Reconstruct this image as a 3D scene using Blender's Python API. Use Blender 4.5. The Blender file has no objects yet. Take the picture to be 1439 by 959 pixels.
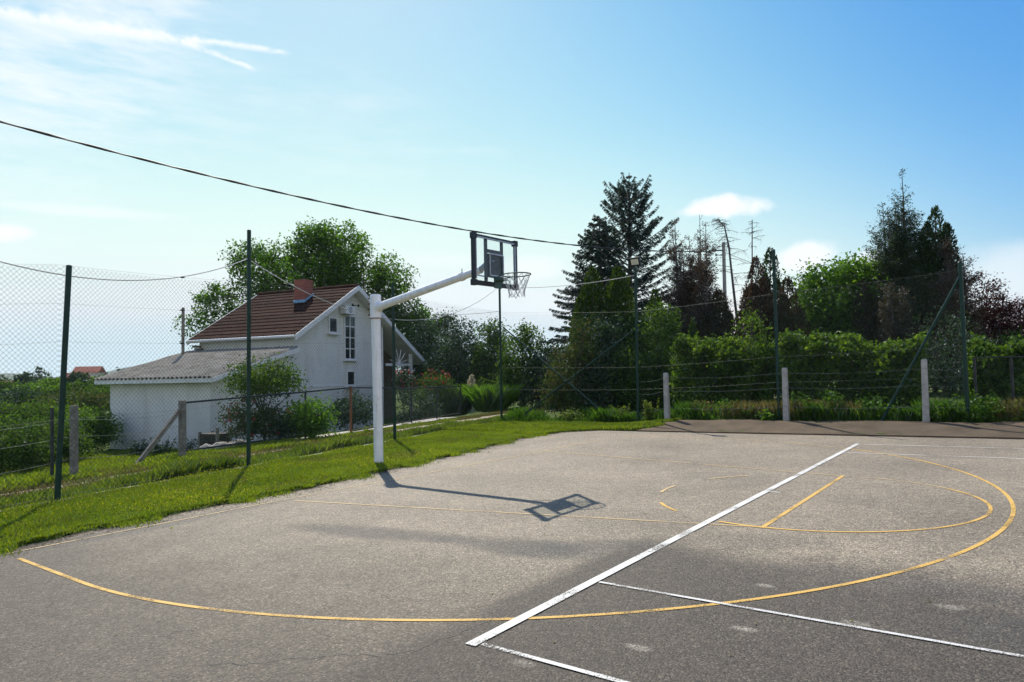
import bpy, bmesh, math, random
import numpy as np
from mathutils import Vector, Matrix
rng = np.random.default_rng(7); random.seed(7)
R_ = math.radians
scn = bpy.context.scene
COL = scn.collection

# ------------------------------------------------------------------ camera
PW, PH, FPX = 1439.0, 959.0, 952.85
PITCH, ROLL, CAMZ, K = 0.0498, -0.02, 1.555, 0.0208
fw = np.array([0, math.cos(PITCH), math.sin(PITCH)]); rt0 = np.array([1., 0, 0]); up0 = np.cross(rt0, fw)
cr, sr = math.cos(ROLL), math.sin(ROLL)
RT = cr*rt0 + sr*up0; UP = -sr*rt0 + cr*up0; FW = fw
CAM = np.array([0, 0, CAMZ])
cam_d = bpy.data.cameras.new('camera'); cam = bpy.data.objects.new('camera', cam_d); COL.objects.link(cam)
m = Matrix.Identity(4)
for i in range(3):
    m[i][0] = RT[i]; m[i][1] = UP[i]; m[i][2] = -FW[i]; m[i][3] = CAM[i]
cam.matrix_world = m
cam_d.sensor_width = 36; cam_d.sensor_fit = 'HORIZONTAL'; cam_d.lens = FPX/PW*36
cam_d.clip_start = 0.05; cam_d.clip_end = 20000
scn.camera = cam

# ------------------------------------------------------------------ sun, exposure
SUNV = np.array([.2365, -.796, -.9955]); SUNV /= np.linalg.norm(SUNV)      # travelling direction of the light
sd = bpy.data.lights.new('sun', 'SUN'); sd.energy = 4.2; sd.angle = R_(.53); sd.color = (1, .93, .80)
sun = bpy.data.objects.new('sun', sd); COL.objects.link(sun)
sun.rotation_euler = Vector(SUNV).to_track_quat('-Z', 'Y').to_euler(); sun.location = (0, 0, 60)
scn.view_settings.view_transform = 'Standard'; scn.view_settings.look = 'None'
scn.view_settings.exposure = 0.55; scn.view_settings.gamma = 1; scn.view_settings.use_curve_mapping = False
scn.cycles.max_bounces = 4; scn.cycles.diffuse_bounces = 2; scn.cycles.glossy_bounces = 2; scn.cycles.transparent_max_bounces = 24; scn.cycles.volume_bounces = 0
scn.cycles.use_denoising = True; scn.cycles.use_adaptive_sampling = True; scn.cycles.adaptive_threshold = .02

# ------------------------------------------------------------------ layout helpers
def ray(px, py): return FW + (px-PW/2)/FPX*RT - (py-PH/2)/FPX*UP
def at(px, py, dz=0):
    d = ray(px, py); t = (dz-CAMZ)/(d[2]-K*d[0]); return CAM + d*t
def pos(px, py, Y):
    d = ray(px, py); return CAM + d*(Y/d[1])
def wpx(n, Y): return n*Y/FPX
C0 = np.array([.1091, 10.4584]); TH = -.6553
DV = np.array([math.cos(TH), math.sin(TH)]); NV = np.array([-DV[1], DV[0]])
def cw(a, b, dz=0):                     # court coordinates (along the goal axis, across) -> world
    q = C0 + DV*a + NV*b; return np.array([q[0], q[1], K*q[0]+dz])
def wc(x, y):
    qx, qy = x-C0[0], y-C0[1]; return qx*DV[0]+qy*DV[1], qx*NV[0]+qy*NV[1]
def onb(px, b, py=560):                # where the vertical plane at b meets a pixel column
    d = ray(px, py); _, b1 = wc(d[0], d[1]); _, b0 = wc(0, 0)
    t = (b-b0)/(b1-b0); return CAM + d*t
P1, P4 = np.array([-6.32, 9.44]), np.array([-.39, 22.13])
FT = (P4-P1)/np.linalg.norm(P4-P1); FN = np.array([-FT[1], FT[0]])
def fs(x, y): return (x-P1[0])*FN[0] + (y-P1[1])*FN[1]     # metres outside the left fence
def sm(a, b, x):
    t = np.clip((x-a)/(b-a), 0, 1); return t*t*(3-2*t)
EDGE_B = [-14, -6.05, -5.2, -3.67, -2.41, -.49, 1.73, 5.16, 6.6, 7.15]
EDGE_A = [-1.4, -2.0, -2.17, -2.28, -2.31, -2.56, -2.95, -3.7, -3.6, -2.9]
def hz(x, y):                           # terrain height
    x = np.asarray(x, float); y = np.asarray(y, float)
    s = fs(x, y); a, b = wc(x, y)
    z = K*np.clip(x, -14, 25)
    z = z - .54*sm(3.2, 8, s)*sm(45, 30, np.abs(y))
    far = np.hypot(x, y-10)
    z = z - 4.5*sm(30, 160, far)*sm(4, 40, s) - 1.5*sm(60, 250, far)
    bank = .16*sm(7.25, 8.5, b)*sm(-3.5, -1.0, a)
    ed = np.interp(b, EDGE_B, EDGE_A)
    inside = (a > ed) & (b < 7.2) & (a < 40)
    verge = .025 + .05*sm(0, 1.2, ed-a)*sm(-2, 0, -s)
    z = z + np.where(inside, -.08, np.where(b > 7.2, bank+.02, verge*np.where(s < 3, 1, 0)))
    return z
def hz1(x, y): return float(hz(x, y))

# ------------------------------------------------------------------ mesh helpers
class MB:
    def __init__(s): s.v = []; s.f = []
    def add(s, vs, fs_):
        o = len(s.v); s.v += [tuple(map(float, p)) for p in vs]; s.f += [tuple(i+o for i in f) for f in fs_]; return s
    def box(s, c, hx, hy, hz_):
        c, hx, hy, hz_ = (np.asarray(q, float) for q in (c, hx, hy, hz_))
        vs = [c+sx*hx+sy*hy+sz*hz_ for sz in (-1, 1) for sy in (-1, 1) for sx in (-1, 1)]
        return s.add(vs, [(0, 2, 3, 1), (4, 5, 7, 6), (0, 1, 5, 4), (2, 6, 7, 3), (0, 4, 6, 2), (1, 3, 7, 5)])
    def tube(s, pts, rad, n=8, cap=True, twist=0):
        pts = [np.asarray(p, float) for p in pts]
        if not hasattr(rad, '__len__'): rad = [rad]*len(pts)
        vs = []; prev = None
        for i, p in enumerate(pts):
            t = pts[min(i+1, len(pts)-1)]-pts[max(i-1, 0)]; t = t/(np.linalg.norm(t)+1e-9)
            if prev is None:
                ref = np.array([0, 0, 1.]) if abs(t[2]) < .9 else np.array([1., 0, 0])
                u = np.cross(t, ref)
            else: u = prev - t*(prev@t)
            u /= np.linalg.norm(u)+1e-9; prev = u; w = np.cross(t, u)
            for k in range(n):
                a = 2*math.pi*k/n + twist; vs.append(p + rad[i]*(math.cos(a)*u+math.sin(a)*w))
        fs_ = [(i*n+k, i*n+(k+1) % n, (i+1)*n+(k+1) % n, (i+1)*n+k) for i in range(len(pts)-1) for k in range(n)]
        if cap: fs_ += [tuple(range(n-1, -1, -1)), tuple(range((len(pts)-1)*n, len(pts)*n))]
        return s.add(vs, fs_)
    def prism(s, poly, ext):            # polygon (list of 3D points) extruded along ext
        poly = [np.asarray(p, float) for p in poly]; n = len(poly); ext = np.asarray(ext, float)
        return s.add(poly+[p+ext for p in poly], [tuple(range(n-1, -1, -1)), tuple(range(n, 2*n))] + [(i, (i+1) % n, n+(i+1) % n, n+i) for i in range(n)])
    def grid(s, P):                     # P[i][j] points
        h, w = len(P), len(P[0])
        return s.add([p for r in P for p in r], [(i*w+j, i*w+j+1, (i+1)*w+j+1, (i+1)*w+j) for i in range(h-1) for j in range(w-1)])
def link(name, me, mat, parent=None, smooth=False):
    o = bpy.data.objects.new(name, me); COL.objects.link(o)
    if mat is not None:
        for mm in (mat if isinstance(mat, (list, tuple)) else [mat]): me.materials.append(mm)
    if parent is not None: o.parent = parent
    if smooth: me.polygons.foreach_set('use_smooth', [True]*len(me.polygons))
    return o
def root_loc(o):
    while o.parent: o = o.parent
    return np.array(o.location)
def build(name, mb, mat, parent=None, loc=None, smooth=False, fixn=True):
    """one mesh object from world-space geometry; origin at the thing's base"""
    v = np.array(mb.v, float)
    L = root_loc(parent) if parent is not None else (np.asarray(loc, float) if loc is not None else np.array([v[:, 0].mean(), v[:, 1].mean(), v[:, 2].min()]))
    me = bpy.data.meshes.new(name); me.from_pydata((v-L).tolist(), [], mb.f)
    if fixn:
        bm = bmesh.new(); bm.from_mesh(me); bmesh.ops.recalc_face_normals(bm, faces=bm.faces); bm.to_mesh(me); bm.free()
    o = link(name, me, mat, parent, smooth)
    if parent is None: o.location = L
    return o
def npmesh(name, V, F, mat, parent=None, loc=None, smooth=False):
    """fast mesh from arrays, F is (M,k)"""
    L = root_loc(parent) if parent is not None else (np.asarray(loc, float) if loc is not None else np.array([V[:, 0].mean(), V[:, 1].mean(), V[:, 2].min()]))
    V = (V-L).astype(np.float32); k = F.shape[1]
    me = bpy.data.meshes.new(name)
    me.vertices.add(len(V)); me.vertices.foreach_set('co', V.ravel())
    me.loops.add(F.size); me.loops.foreach_set('vertex_index', F.ravel().astype(np.int32))
    me.polygons.add(len(F)); me.polygons.foreach_set('loop_start', np.arange(0, F.size, k, dtype=np.int32))
    me.update(calc_edges=True)
    o = link(name, me, mat, parent, smooth)
    if parent is None: o.location = L
    return o
def tag(o, label=None, cat=None, group=None, kind=None):
    if label: o['label'] = label
    if cat: o['category'] = cat
    if group: o['group'] = group
    if kind: o['kind'] = kind
    return o
def thing(name, label, cat, loc, group=None):
    o = bpy.data.objects.new(name, None); COL.objects.link(o); o.empty_display_size = .2
    o.location = [float(q) for q in loc]
    return tag(o, label, cat, group)
def unit(v): v = np.asarray(v, float); return v/(np.linalg.norm(v)+1e-9)

# ------------------------------------------------------------------ materials
def newmat(name):
    mt = bpy.data.materials.new(name); mt.use_nodes = True; nt = mt.node_tree; nt.nodes.clear()
    out = nt.nodes.new('ShaderNodeOutputMaterial'); return mt, nt, out
def N(nt, typ, **kw):
    n = nt.nodes.new(typ)
    for k, v in kw.items():
        if k in n.bl_rna.properties.keys() and k not in n.inputs.keys(): setattr(n, k, v)
        else: n.inputs[k].default_value = v
    return n
def ramp(nt, fac, stops):
    r = nt.nodes.new('ShaderNodeValToRGB'); e = r.color_ramp.elements
    while len(e) < len(stops): e.new(.5)
    for i, (p, c) in enumerate(stops):
        e[i].position = p; e[i].color = (c[0], c[1], c[2], 1) if hasattr(c, '__len__') else (c, c, c, 1)
    nt.links.new(fac, r.inputs['Fac']); return r.outputs['Color']
def mixc(nt, fac, a, b, mode='MIX'):
    n = nt.nodes.new('ShaderNodeMix'); n.data_type = 'RGBA'; n.blend_type = mode
    for sock, v in ((n.inputs[0], fac), (n.inputs[6], a), (n.inputs[7], b)):
        if isinstance(v, bpy.types.NodeSocket): nt.links.new(v, sock)
        elif hasattr(v, '__len__'): sock.default_value = (v[0], v[1], v[2], 1)
        else: sock.default_value = v
    return n.outputs[2]
def mth(nt, op, a, b=None, c=None, clamp=False):
    n = nt.nodes.new('ShaderNodeMath'); n.operation = op; n.use_clamp = clamp
    for i, v in enumerate((a, b, c)):
        if v is None: continue
        if isinstance(v, bpy.types.NodeSocket): nt.links.new(v, n.inputs[i])
        else: n.inputs[i].default_value = v
    return n.outputs[0]
def noise(nt, vec, scale, detail=4, rough=.55):
    n = N(nt, 'ShaderNodeTexNoise', Scale=scale, Detail=detail, Roughness=rough)
    if vec is not None: nt.links.new(vec, n.inputs['Vector'])
    return n.outputs['Fac']
def objco(nt): return nt.nodes.new('ShaderNodeTexCoord').outputs['Object']
def worldco(nt): return nt.nodes.new('ShaderNodeNewGeometry').outputs['Position']
def plain(name, c1, c2=None, scale=6, rough=.6, metal=0, bump=0, bscale=60, spec=.4, stops=(.35, .65)):
    mt, nt, out = newmat(name); b = N(nt, 'ShaderNodeBsdfPrincipled', Roughness=rough, Metallic=metal)
    b.inputs['Specular IOR Level'].default_value = spec
    co = worldco(nt); f = noise(nt, co, scale)
    col = ramp(nt, f, [(stops[0], c1), (stops[1], c2 or c1)])
    nt.links.new(col, b.inputs['Base Color'])
    if bump:
        bp = N(nt, 'ShaderNodeBump', Strength=bump, Distance=.01); nt.links.new(noise(nt, co, bscale, 5), bp.inputs['Height']); nt.links.new(bp.outputs[0], b.inputs['Normal'])
    nt.links.new(b.outputs[0], out.inputs[0]); return mt
def leafmat(name, stops, trans=.45, gloss=.018, tint=(1.25, 1.25, .55), rough=.7):
    """per-leaf random colour, light passing through the blade"""
    mt, nt, out = newmat(name); g = nt.nodes.new('ShaderNodeNewGeometry')
    col = ramp(nt, g.outputs['Random Per Island'], stops)
    big = noise(nt, g.outputs['Position'], .9, 2)
    col = mixc(nt, 1.0, col, ramp(nt, big, [(.3, (.75, .8, .8)), (.7, (1.2, 1.15, 1.05))]), 'MULTIPLY')
    d = N(nt, 'ShaderNodeBsdfDiffuse'); t = N(nt, 'ShaderNodeBsdfTranslucent'); gl = N(nt, 'ShaderNodeBsdfGlossy', Roughness=rough)
    gl.inputs['Color'].default_value = (.8, .85, .9, 1)
    nt.links.new(col, d.inputs[0]); nt.links.new(mixc(nt, 1.0, col, tint, 'MULTIPLY'), t.inputs[0])
    m1 = N(nt, 'ShaderNodeMixShader', Fac=trans); nt.links.new(d.outputs[0], m1.inputs[1]); nt.links.new(t.outputs[0], m1.inputs[2])
    fr = N(nt, 'ShaderNodeFresnel', IOR=1.38)
    m2 = N(nt, 'ShaderNodeMixShader'); nt.links.new(mth(nt, 'MULTIPLY', fr.outputs[0], gloss*6, clamp=True) if gloss else mth(nt, 'MULTIPLY', fr.outputs[0], 0), m2.inputs[0])
    nt.links.new(m1.outputs[0], m2.inputs[1]); nt.links.new(gl.outputs[0], m2.inputs[2]); nt.links.new(m2.outputs[0], out.inputs[0]); return mt

# ------------------------------------------------------------------ world: daylight sky, small clouds and vapour trails by direction
def world():
    w = bpy.data.worlds.new('World'); scn.world = w; w.use_nodes = True; nt = w.node_tree; nt.nodes.clear()
    out = nt.nodes.new('ShaderNodeOutputWorld')
    sky = nt.nodes.new('ShaderNodeTexSky'); sky.sky_type = 'NISHITA'; sky.sun_disc = False
    sky.sun_elevation = math.asin(-SUNV[2]); sky.sun_rotation = math.atan2(-SUNV[0], -SUNV[1])
    sky.altitude = 200; sky.air_density = SKY_AIR; sky.dust_density = SKY_DUST; sky.ozone_density = SKY_OZ
    tc = nt.nodes.new('ShaderNodeTexCoord').outputs['Generated']
    cl = nt.nodes.new('ShaderNodeVectorMath'); cl.operation = 'MINIMUM'; nt.links.new(sky.outputs[0], cl.inputs[0]); cl.inputs[1].default_value = (6.5, 6.5, 6.5)
    sc_ = nt.nodes.new('ShaderNodeSeparateXYZ'); nt.links.new(cl.outputs[0], sc_.inputs[0]); cb_ = nt.nodes.new('ShaderNodeCombineXYZ')
    for i in range(3): nt.links.new(mth(nt, 'MULTIPLY', mth(nt, 'POWER', sc_.outputs[i], SKY_POW[i]), SKY_TINT[i]), cb_.inputs[i])
    skyc = cb_.outputs[0]
    bg0 = N(nt, 'ShaderNodeBackground', Strength=SKY_STR); nt.links.new(skyc, bg0.inputs[0])
    # pale low haze along the horizon
    sep = nt.nodes.new('ShaderNodeSeparateXYZ'); nt.links.new(tc, sep.inputs[0])
    hr = nt.nodes.new('ShaderNodeMapRange'); hr.interpolation_type = 'SMOOTHSTEP'; nt.links.new(sep.outputs[2], hr.inputs[0])
    for i, v in ((1, .03), (2, .36), (3, .97), (4, 0.)): hr.inputs[i].default_value = v
    hb = N(nt, 'ShaderNodeBackground', Strength=1.0); hb.inputs[0].default_value = HAZE_C
    bg = nt.nodes.new('ShaderNodeMixShader'); sz = nt.nodes.new('ShaderNodeVectorMath'); sz.operation = 'DOT_PRODUCT'; nt.links.new(tc, sz.inputs[0]); sz.inputs[1].default_value = tuple(unit([-SUNV[0], -SUNV[1], 0]))
    az = nt.nodes.new('ShaderNodeMapRange'); az.interpolation_type = 'SMOOTHSTEP'; nt.links.new(sz.outputs['Value'], az.inputs[0])
    for i, v in ((1, .55), (2, .97), (3, .08), (4, 1.)): az.inputs[i].default_value = v
    def mr_(x, lo, hi, a, b):
        n = nt.nodes.new('ShaderNodeMapRange'); n.interpolation_type = 'SMOOTHSTEP'; nt.links.new(x, n.inputs[0])
        for i, v in ((1, lo), (2, hi), (3, a), (4, b)): n.inputs[i].default_value = v
        return n.outputs[0]
    shade = mr_(sz.outputs['Value'], .5, .93, 1, 0)
    nt.links.new(mixc(nt, shade, skyc, mixc(nt, 1.0, skyc, (.42, .62, .93), 'MULTIPLY')), bg0.inputs[0])
    # added pale fill in the unseen sky opposite the sun, brightens shaded faces
    back = mth(nt, 'MULTIPLY', mr_(sz.outputs['Value'], .25, -.3, 0, .62), mr_(sep.outputs[2], .2, 1.0, 1, .2))
    bg1 = bg; nt.links.new(bg0.outputs[0], bg1.inputs[1]); nt.links.new(hb.outputs[0], bg1.inputs[2]); nt.links.new(mth(nt, 'MULTIPLY', hr.outputs[0], az.outputs[0]), bg1.inputs[0])
    kb = N(nt, 'ShaderNodeBackground', Strength=1.0); kb.inputs[0].default_value = (.70, .70, .66, 1)
    bg = nt.nodes.new('ShaderNodeMixShader'); nt.links.new(back, bg.inputs[0]); nt.links.new(bg1.outputs[0], bg.inputs[1]); nt.links.new(kb.outputs[0], bg.inputs[2])
    def vec(a): return tuple(map(float, a))
    def dot(v):
        n = nt.nodes.new('ShaderNodeVectorMath'); n.operation = 'DOT_PRODUCT'; nt.links.new(tc, n.inputs[0]); n.inputs[1].default_value = vec(v); return n.outputs['Value']
    def D(px, py): return unit(ray(px, py))
    nz1 = noise(nt, tc, 14, 6, .6); nz2 = noise(nt, tc, 45, 5, .62)
    mp = nt.nodes.new('ShaderNodeMapping'); mp.inputs['Scale'].default_value = (3, 3, 16); mp.inputs['Rotation'].default_value = (0, .35, .2); nt.links.new(tc, mp.inputs[0])
    nzw = noise(nt, mp.outputs[0], 3.0, 7, .62)
    masks = []
    def ssn(x, lo, hi):
        n = nt.nodes.new('ShaderNodeMapRange'); n.interpolation_type = 'SMOOTHSTEP'; nt.links.new(x, n.inputs[0]); n.inputs[1].default_value = lo; n.inputs[2].default_value = hi; return n.outputs[0]
    def patch(px, py, w_, h_, amp, dens, nz, rot=0, lo=0., hi=.5):
        c = D(px, py); e1 = unit(RT*math.cos(rot) + UP*math.sin(rot)); e1 = unit(e1-c*(e1@c)); e2 = unit(np.cross(c, e1))
        u = mth(nt, 'DIVIDE', dot(e1), w_/FPX); v = mth(nt, 'DIVIDE', dot(e2), h_/FPX)
        r = mth(nt, 'ADD', mth(nt, 'MULTIPLY', u, u), mth(nt, 'MULTIPLY', v, v))
        g = mth(nt, 'SUBTRACT', 1, r)
        g = mth(nt, 'ADD', g, mth(nt, 'MULTIPLY', mth(nt, 'SUBTRACT', nz, .5), amp))
        mk = mth(nt, 'MULTIPLY', ssn(g, lo, hi), mth(nt, 'GREATER_THAN', dot(c), .3))
        masks.append(mth(nt, 'MULTIPLY', mk, dens))
    def trail(p, q, wid, dens, nz):
        a, b = D(*p), D(*q); n_ = unit(np.cross(a, b)); mid = unit(a+b); tan = unit(b-a)
        dist = mth(nt, 'ABSOLUTE', mth(nt, 'ADD', dot(n_), mth(nt, 'MULTIPLY', mth(nt, 'SUBTRACT', nz, .5), wid/FPX*1.6)))
        half = np.linalg.norm(b-a)/2
        along = mth(nt, 'DIVIDE', dot(tan), half)
        t = mth(nt, 'MULTIPLY', mth(nt, 'SUBTRACT', 1, ssn(dist, 0, wid/FPX)), mth(nt, 'SUBTRACT', 1, ssn(mth(nt, 'ABSOLUTE', along), .75, 1.02)))
        t = mth(nt, 'MULTIPLY', t, mth(nt, 'GREATER_THAN', dot(mid), .3))
        masks.append(mth(nt, 'MULTIPLY', t, mth(nt, 'MULTIPLY', ssn(nz, .2, .6), dens)))
    for p, dn in CLOUDS: patch(*p[:6], {1: nz1, 2: nz2, 3: nzw}[p[6]], *p[7:])
    for t in TRAILS: trail(t[0], t[1], t[2], t[3], nz2)
    f = masks[0]
    for k in masks[1:]: f = mth(nt, 'SUBTRACT', 1, mth(nt, 'MULTIPLY', mth(nt, 'SUBTRACT', 1, f), mth(nt, 'SUBTRACT', 1, k)))
    cb = N(nt, 'ShaderNodeBackground', Strength=.74); cb.inputs[0].default_value = (.97, .985, 1, 1)
    mx = nt.nodes.new('ShaderNodeMixShader'); nt.links.new(f, mx.inputs[0]); nt.links.new(bg.outputs[0], mx.inputs[1]); nt.links.new(cb.outputs[0], mx.inputs[2])
    nt.links.new(mx.outputs[0], out.inputs[0])
SKY_STR, SKY_AIR, SKY_DUST, SKY_OZ = .085, 1.0, .3, 2.0
SKY_TINT, SKY_POW, HAZE_C = (.69, 1.76, 4.3), (1.7, .9, .3), (.45, .595, .665, 1)
# px, py, half width, half height, noise amount, opacity, noise, tilt, soft range
CLOUDS = [((1022, 290, 78, 18, 2.4, .95, 1, .02, .1, .9), 0), ((985, 296, 42, 11, 2.0, .9, 1, .1, .1, .9), 0),
          ((1128, 362, 46, 24, 2.2, .85, 1, .25, .1, 1.0), 0), ((1425, 380, 120, 42, 1.6, .5, 1, .1, 0., 1.3), 0),
          ((8, 328, 36, 13, 1.6, .8, 1, 0, .1, .9), 0), ((620, 366, 66, 14, 1.8, .4, 1, 0, 0, 1.2), 0),
          ((742, 378, 62, 22, 2.0, .5, 1, 0, 0, 1.1), 0), ((120, 297, 120, 9, 1.2, .45, 3, -.07, 0, 1.2), 0),
          ((1240, 372, 40, 20, 2.2, .6, 1, 0, 0, 1.0), 0),
          ((60, 70, 300, 120, 2.2, .46, 3, .45, .1, 1.5), 0), ((150, 20, 200, 60, 2.4, .42, 3, .5, .1, 1.4), 0), ((330, 150, 420, 110, 2.6, .22, 3, -.15, .3, 1.6), 0),
          ((30, 230, 260, 130, 2.0, .3, 3, .3, .2, 1.6), 0), ((640, 430, 900, 40, 1.6, .25, 3, 0, .2, 1.5), 0)]
TRAILS = [((-40, 12), (300, 64), 11, .75), ((240, 52), (412, 75), 5.5, .7), ((215, 42), (364, 100), 5.0, .75), ((-30, 24), (250, 50), 26, .35)]
world()
# ------------------------------------------------------------------ palette
M = {}
def steel(name, c, c2, rough=.45): return plain(name, c, c2, 14, rough, 0, .1, 40, .5)
M['green_paint'] = plain('green_enamel', (.006, .030, .020), (.011, .045, .03), 9, .45, 0, .05, 40, .3)
M['wire'] = plain('galvanised_wire', (.10, .12, .11), (.2, .22, .2), 3, .5, .3)
M['mesh'] = plain('fence_mesh_wire', (.018, .04, .03), (.035, .06, .045), 2, .6, 0, 0, 1, .2)
M['white_paint'] = plain('weathered_white_paint', (.86, .86, .84), (.74, .74, .70), 5, .4, 0, .15, 30, .5, (.45, .75))
def over(name, base, c, sc, lo, hi, dens):
    nt = M[name].node_tree; b = [n for n in nt.nodes if n.type == 'BSDF_PRINCIPLED'][0]; src = b.inputs['Base Color'].links[0].from_socket
    mp = nt.nodes.new('ShaderNodeMapping'); mp.inputs['Scale'].default_value = sc; nt.links.new(worldco(nt), mp.inputs[0])
    r = nt.nodes.new('ShaderNodeMapRange'); nt.links.new(noise(nt, mp.outputs[0], 1.0, 6, .65), r.inputs[0]); r.inputs[1].default_value = lo; r.inputs[2].default_value = hi
    nt.links.new(mixc(nt, mth(nt, 'MULTIPLY', r.outputs[0], dens), src, c), b.inputs['Base Color'])
over('white_paint', 0, (.30, .19, .11), (14, 14, 9), .62, .72, .75); over('white_paint', 0, (.55, .55, .52), (22, 22, 1.2), .5, .68, .5)
M['rust'] = plain('rust', (.16, .06, .03), (.28, .12, .06), 20, .8)
M['black'] = plain('black_plastic', (.012, .013, .014), (.025, .026, .028), 10, .45)
M['steelgrey'] = plain('grey_steel', (.3, .31, .33), (.42, .43, .45), 12, .35, .6)
M['darkpanel'] = plain('dark_mount_panel', (.035, .035, .035), (.07, .065, .06), 18, .7)
M['greenrim'] = plain('green_rim_paint', (.02, .07, .05), (.05, .1, .07), 14, .4)
M['cord'] = plain('net_cord', (.6, .6, .58), (.45, .45, .43), 20, .8)
M['concrete'] = plain('post_concrete', (.34, .315, .27), (.46, .43, .375), 7, .85, 0, .4, 60)
M['oldwood'] = plain('grey_wood', (.16, .14, .11), (.28, .25, .21), 10, .85, 0, .5, 50)
M['darkmetal'] = plain('dark_fence_metal', (.018, .02, .02), (.04, .042, .04), 9, .5)
M['stucco'] = plain('white_stucco', (.72, .72, .68), (.64, .64, .60), 1.2, .9, 0, .35, 90, .2, (.4, .75))
over('stucco', 0, (.50, .49, .45), (2.2, 2.2, .35), .5, .72, .55)
M['trimwhite'] = plain('white_trim', (.78, .78, .76), (.68, .68, .66), 4, .6)
M['brick'] = None
M['bark'] = plain('bark', (.045, .036, .028), (.10, .085, .07), 12, .9, 0, .6, 40)
M['deadwood'] = plain('dead_bark', (.09, .075, .065), (.16, .14, .125), 10, .9, 0, .5, 40)
M['cable'] = plain('black_cable', (.012, .012, .012), (.02, .02, .02), 10, .55)
M['rope'] = plain('grey_cable', (.42, .42, .42), (.55, .54, .52), 12, .6)
def glassmat():
    mt, nt, out = newmat('clear_board'); t = N(nt, 'ShaderNodeBsdfTransparent'); t.inputs[0].default_value = (.955, .975, .97, 1)
    g = N(nt, 'ShaderNodeBsdfGlossy', Roughness=.06); fr = N(nt, 'ShaderNodeFresnel', IOR=1.45)
    mx = nt.nodes.new('ShaderNodeMixShader'); mx.inputs[0].default_value = .035; nt.links.new(t.outputs[0], mx.inputs[1]); nt.links.new(g.outputs[0], mx.inputs[2]); nt.links.new(mx.outputs[0], out.inputs[0]); return mt
M['glass'] = glassmat()
M['pane'] = plain('window_pane', (.02, .024, .028), (.035, .04, .045), 2, .08, 0, 0, 1, .6)
def lf(n, a, b, c, **k): M[n] = leafmat(n, [(0, a), (.5, b), (1, c)], **k)
lf('walnut', (.028, .068, .010), (.068, .14, .016), (.13, .22, .028), trans=.55, tint=(1.05, 1.25, .55))
lf('broad', (.036, .095, .012), (.075, .165, .02), (.13, .25, .03), trans=.5)
lf('dark_laurel', (.014, .036, .012), (.026, .06, .018), (.05, .095, .028), gloss=.05, trans=.28)
lf('midshrub', (.032, .07, .012), (.06, .12, .018), (.11, .185, .03))
lf('hedge', (.030, .072, .010), (.075, .145, .016), (.165, .25, .026), trans=.48)
lf('bright', (.06, .14, .014), (.10, .22, .02), (.16, .29, .03), trans=.5)
lf('spruce', (.010, .024, .014), (.017, .038, .02), (.028, .055, .028), trans=.15, gloss=.025)
lf('thuja', (.022, .048, .010), (.042, .08, .013), (.075, .12, .018), trans=.3)
lf('darkthuja', (.018, .036, .013), (.030, .058, .017), (.05, .082, .024), trans=.25)
lf('brown', (.050, .034, .022), (.085, .057, .036), (.14, .098, .062), trans=.3, tint=(1.2, 1., .8))
lf('rustbrown', (.046, .034, .020), (.075, .052, .030), (.042, .065, .020), trans=.3, tint=(1.2, 1., .8))
lf('plum', (.026, .011, .011), (.045, .017, .016), (.075, .030, .022), trans=.4, tint=(1.5, .8, .7))
lf('pinkleaf', (.03, .07, .014), (.06, .115, .02), (.12, .095, .04), trans=.4, tint=(1.2, 1., .7))
lf('grass', (.10, .165, .012), (.18, .255, .018), (.29, .335, .03), trans=.45, gloss=.025)
lf('tallgrass', (.07, .12, .014), (.12, .185, .02), (.2, .24, .05), trans=.5, gloss=.025)
lf('drygrass', (.09, .115, .03), (.16, .15, .055), (.24, .2, .09), trans=.4, tint=(1.1, 1., .7))
lf('weed', (.035, .095, .014), (.065, .15, .02), (.11, .21, .03), trans=.5)
lf('flower_yellow', (.42, .38, .03), (.5, .45, .04), (.58, .52, .05), trans=.3, tint=(1, 1, .6))
lf('flower_red', (.25, .02, .03), (.4, .05, .06), (.5, .12, .1), trans=.3, tint=(1.2, .8, .8))
lf('vine', (.045, .11, .012), (.09, .18, .02), (.15, .25, .03), trans=.5)
lf('fartree', (.02, .042, .014), (.035, .065, .02), (.06, .095, .028), trans=.3)
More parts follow.
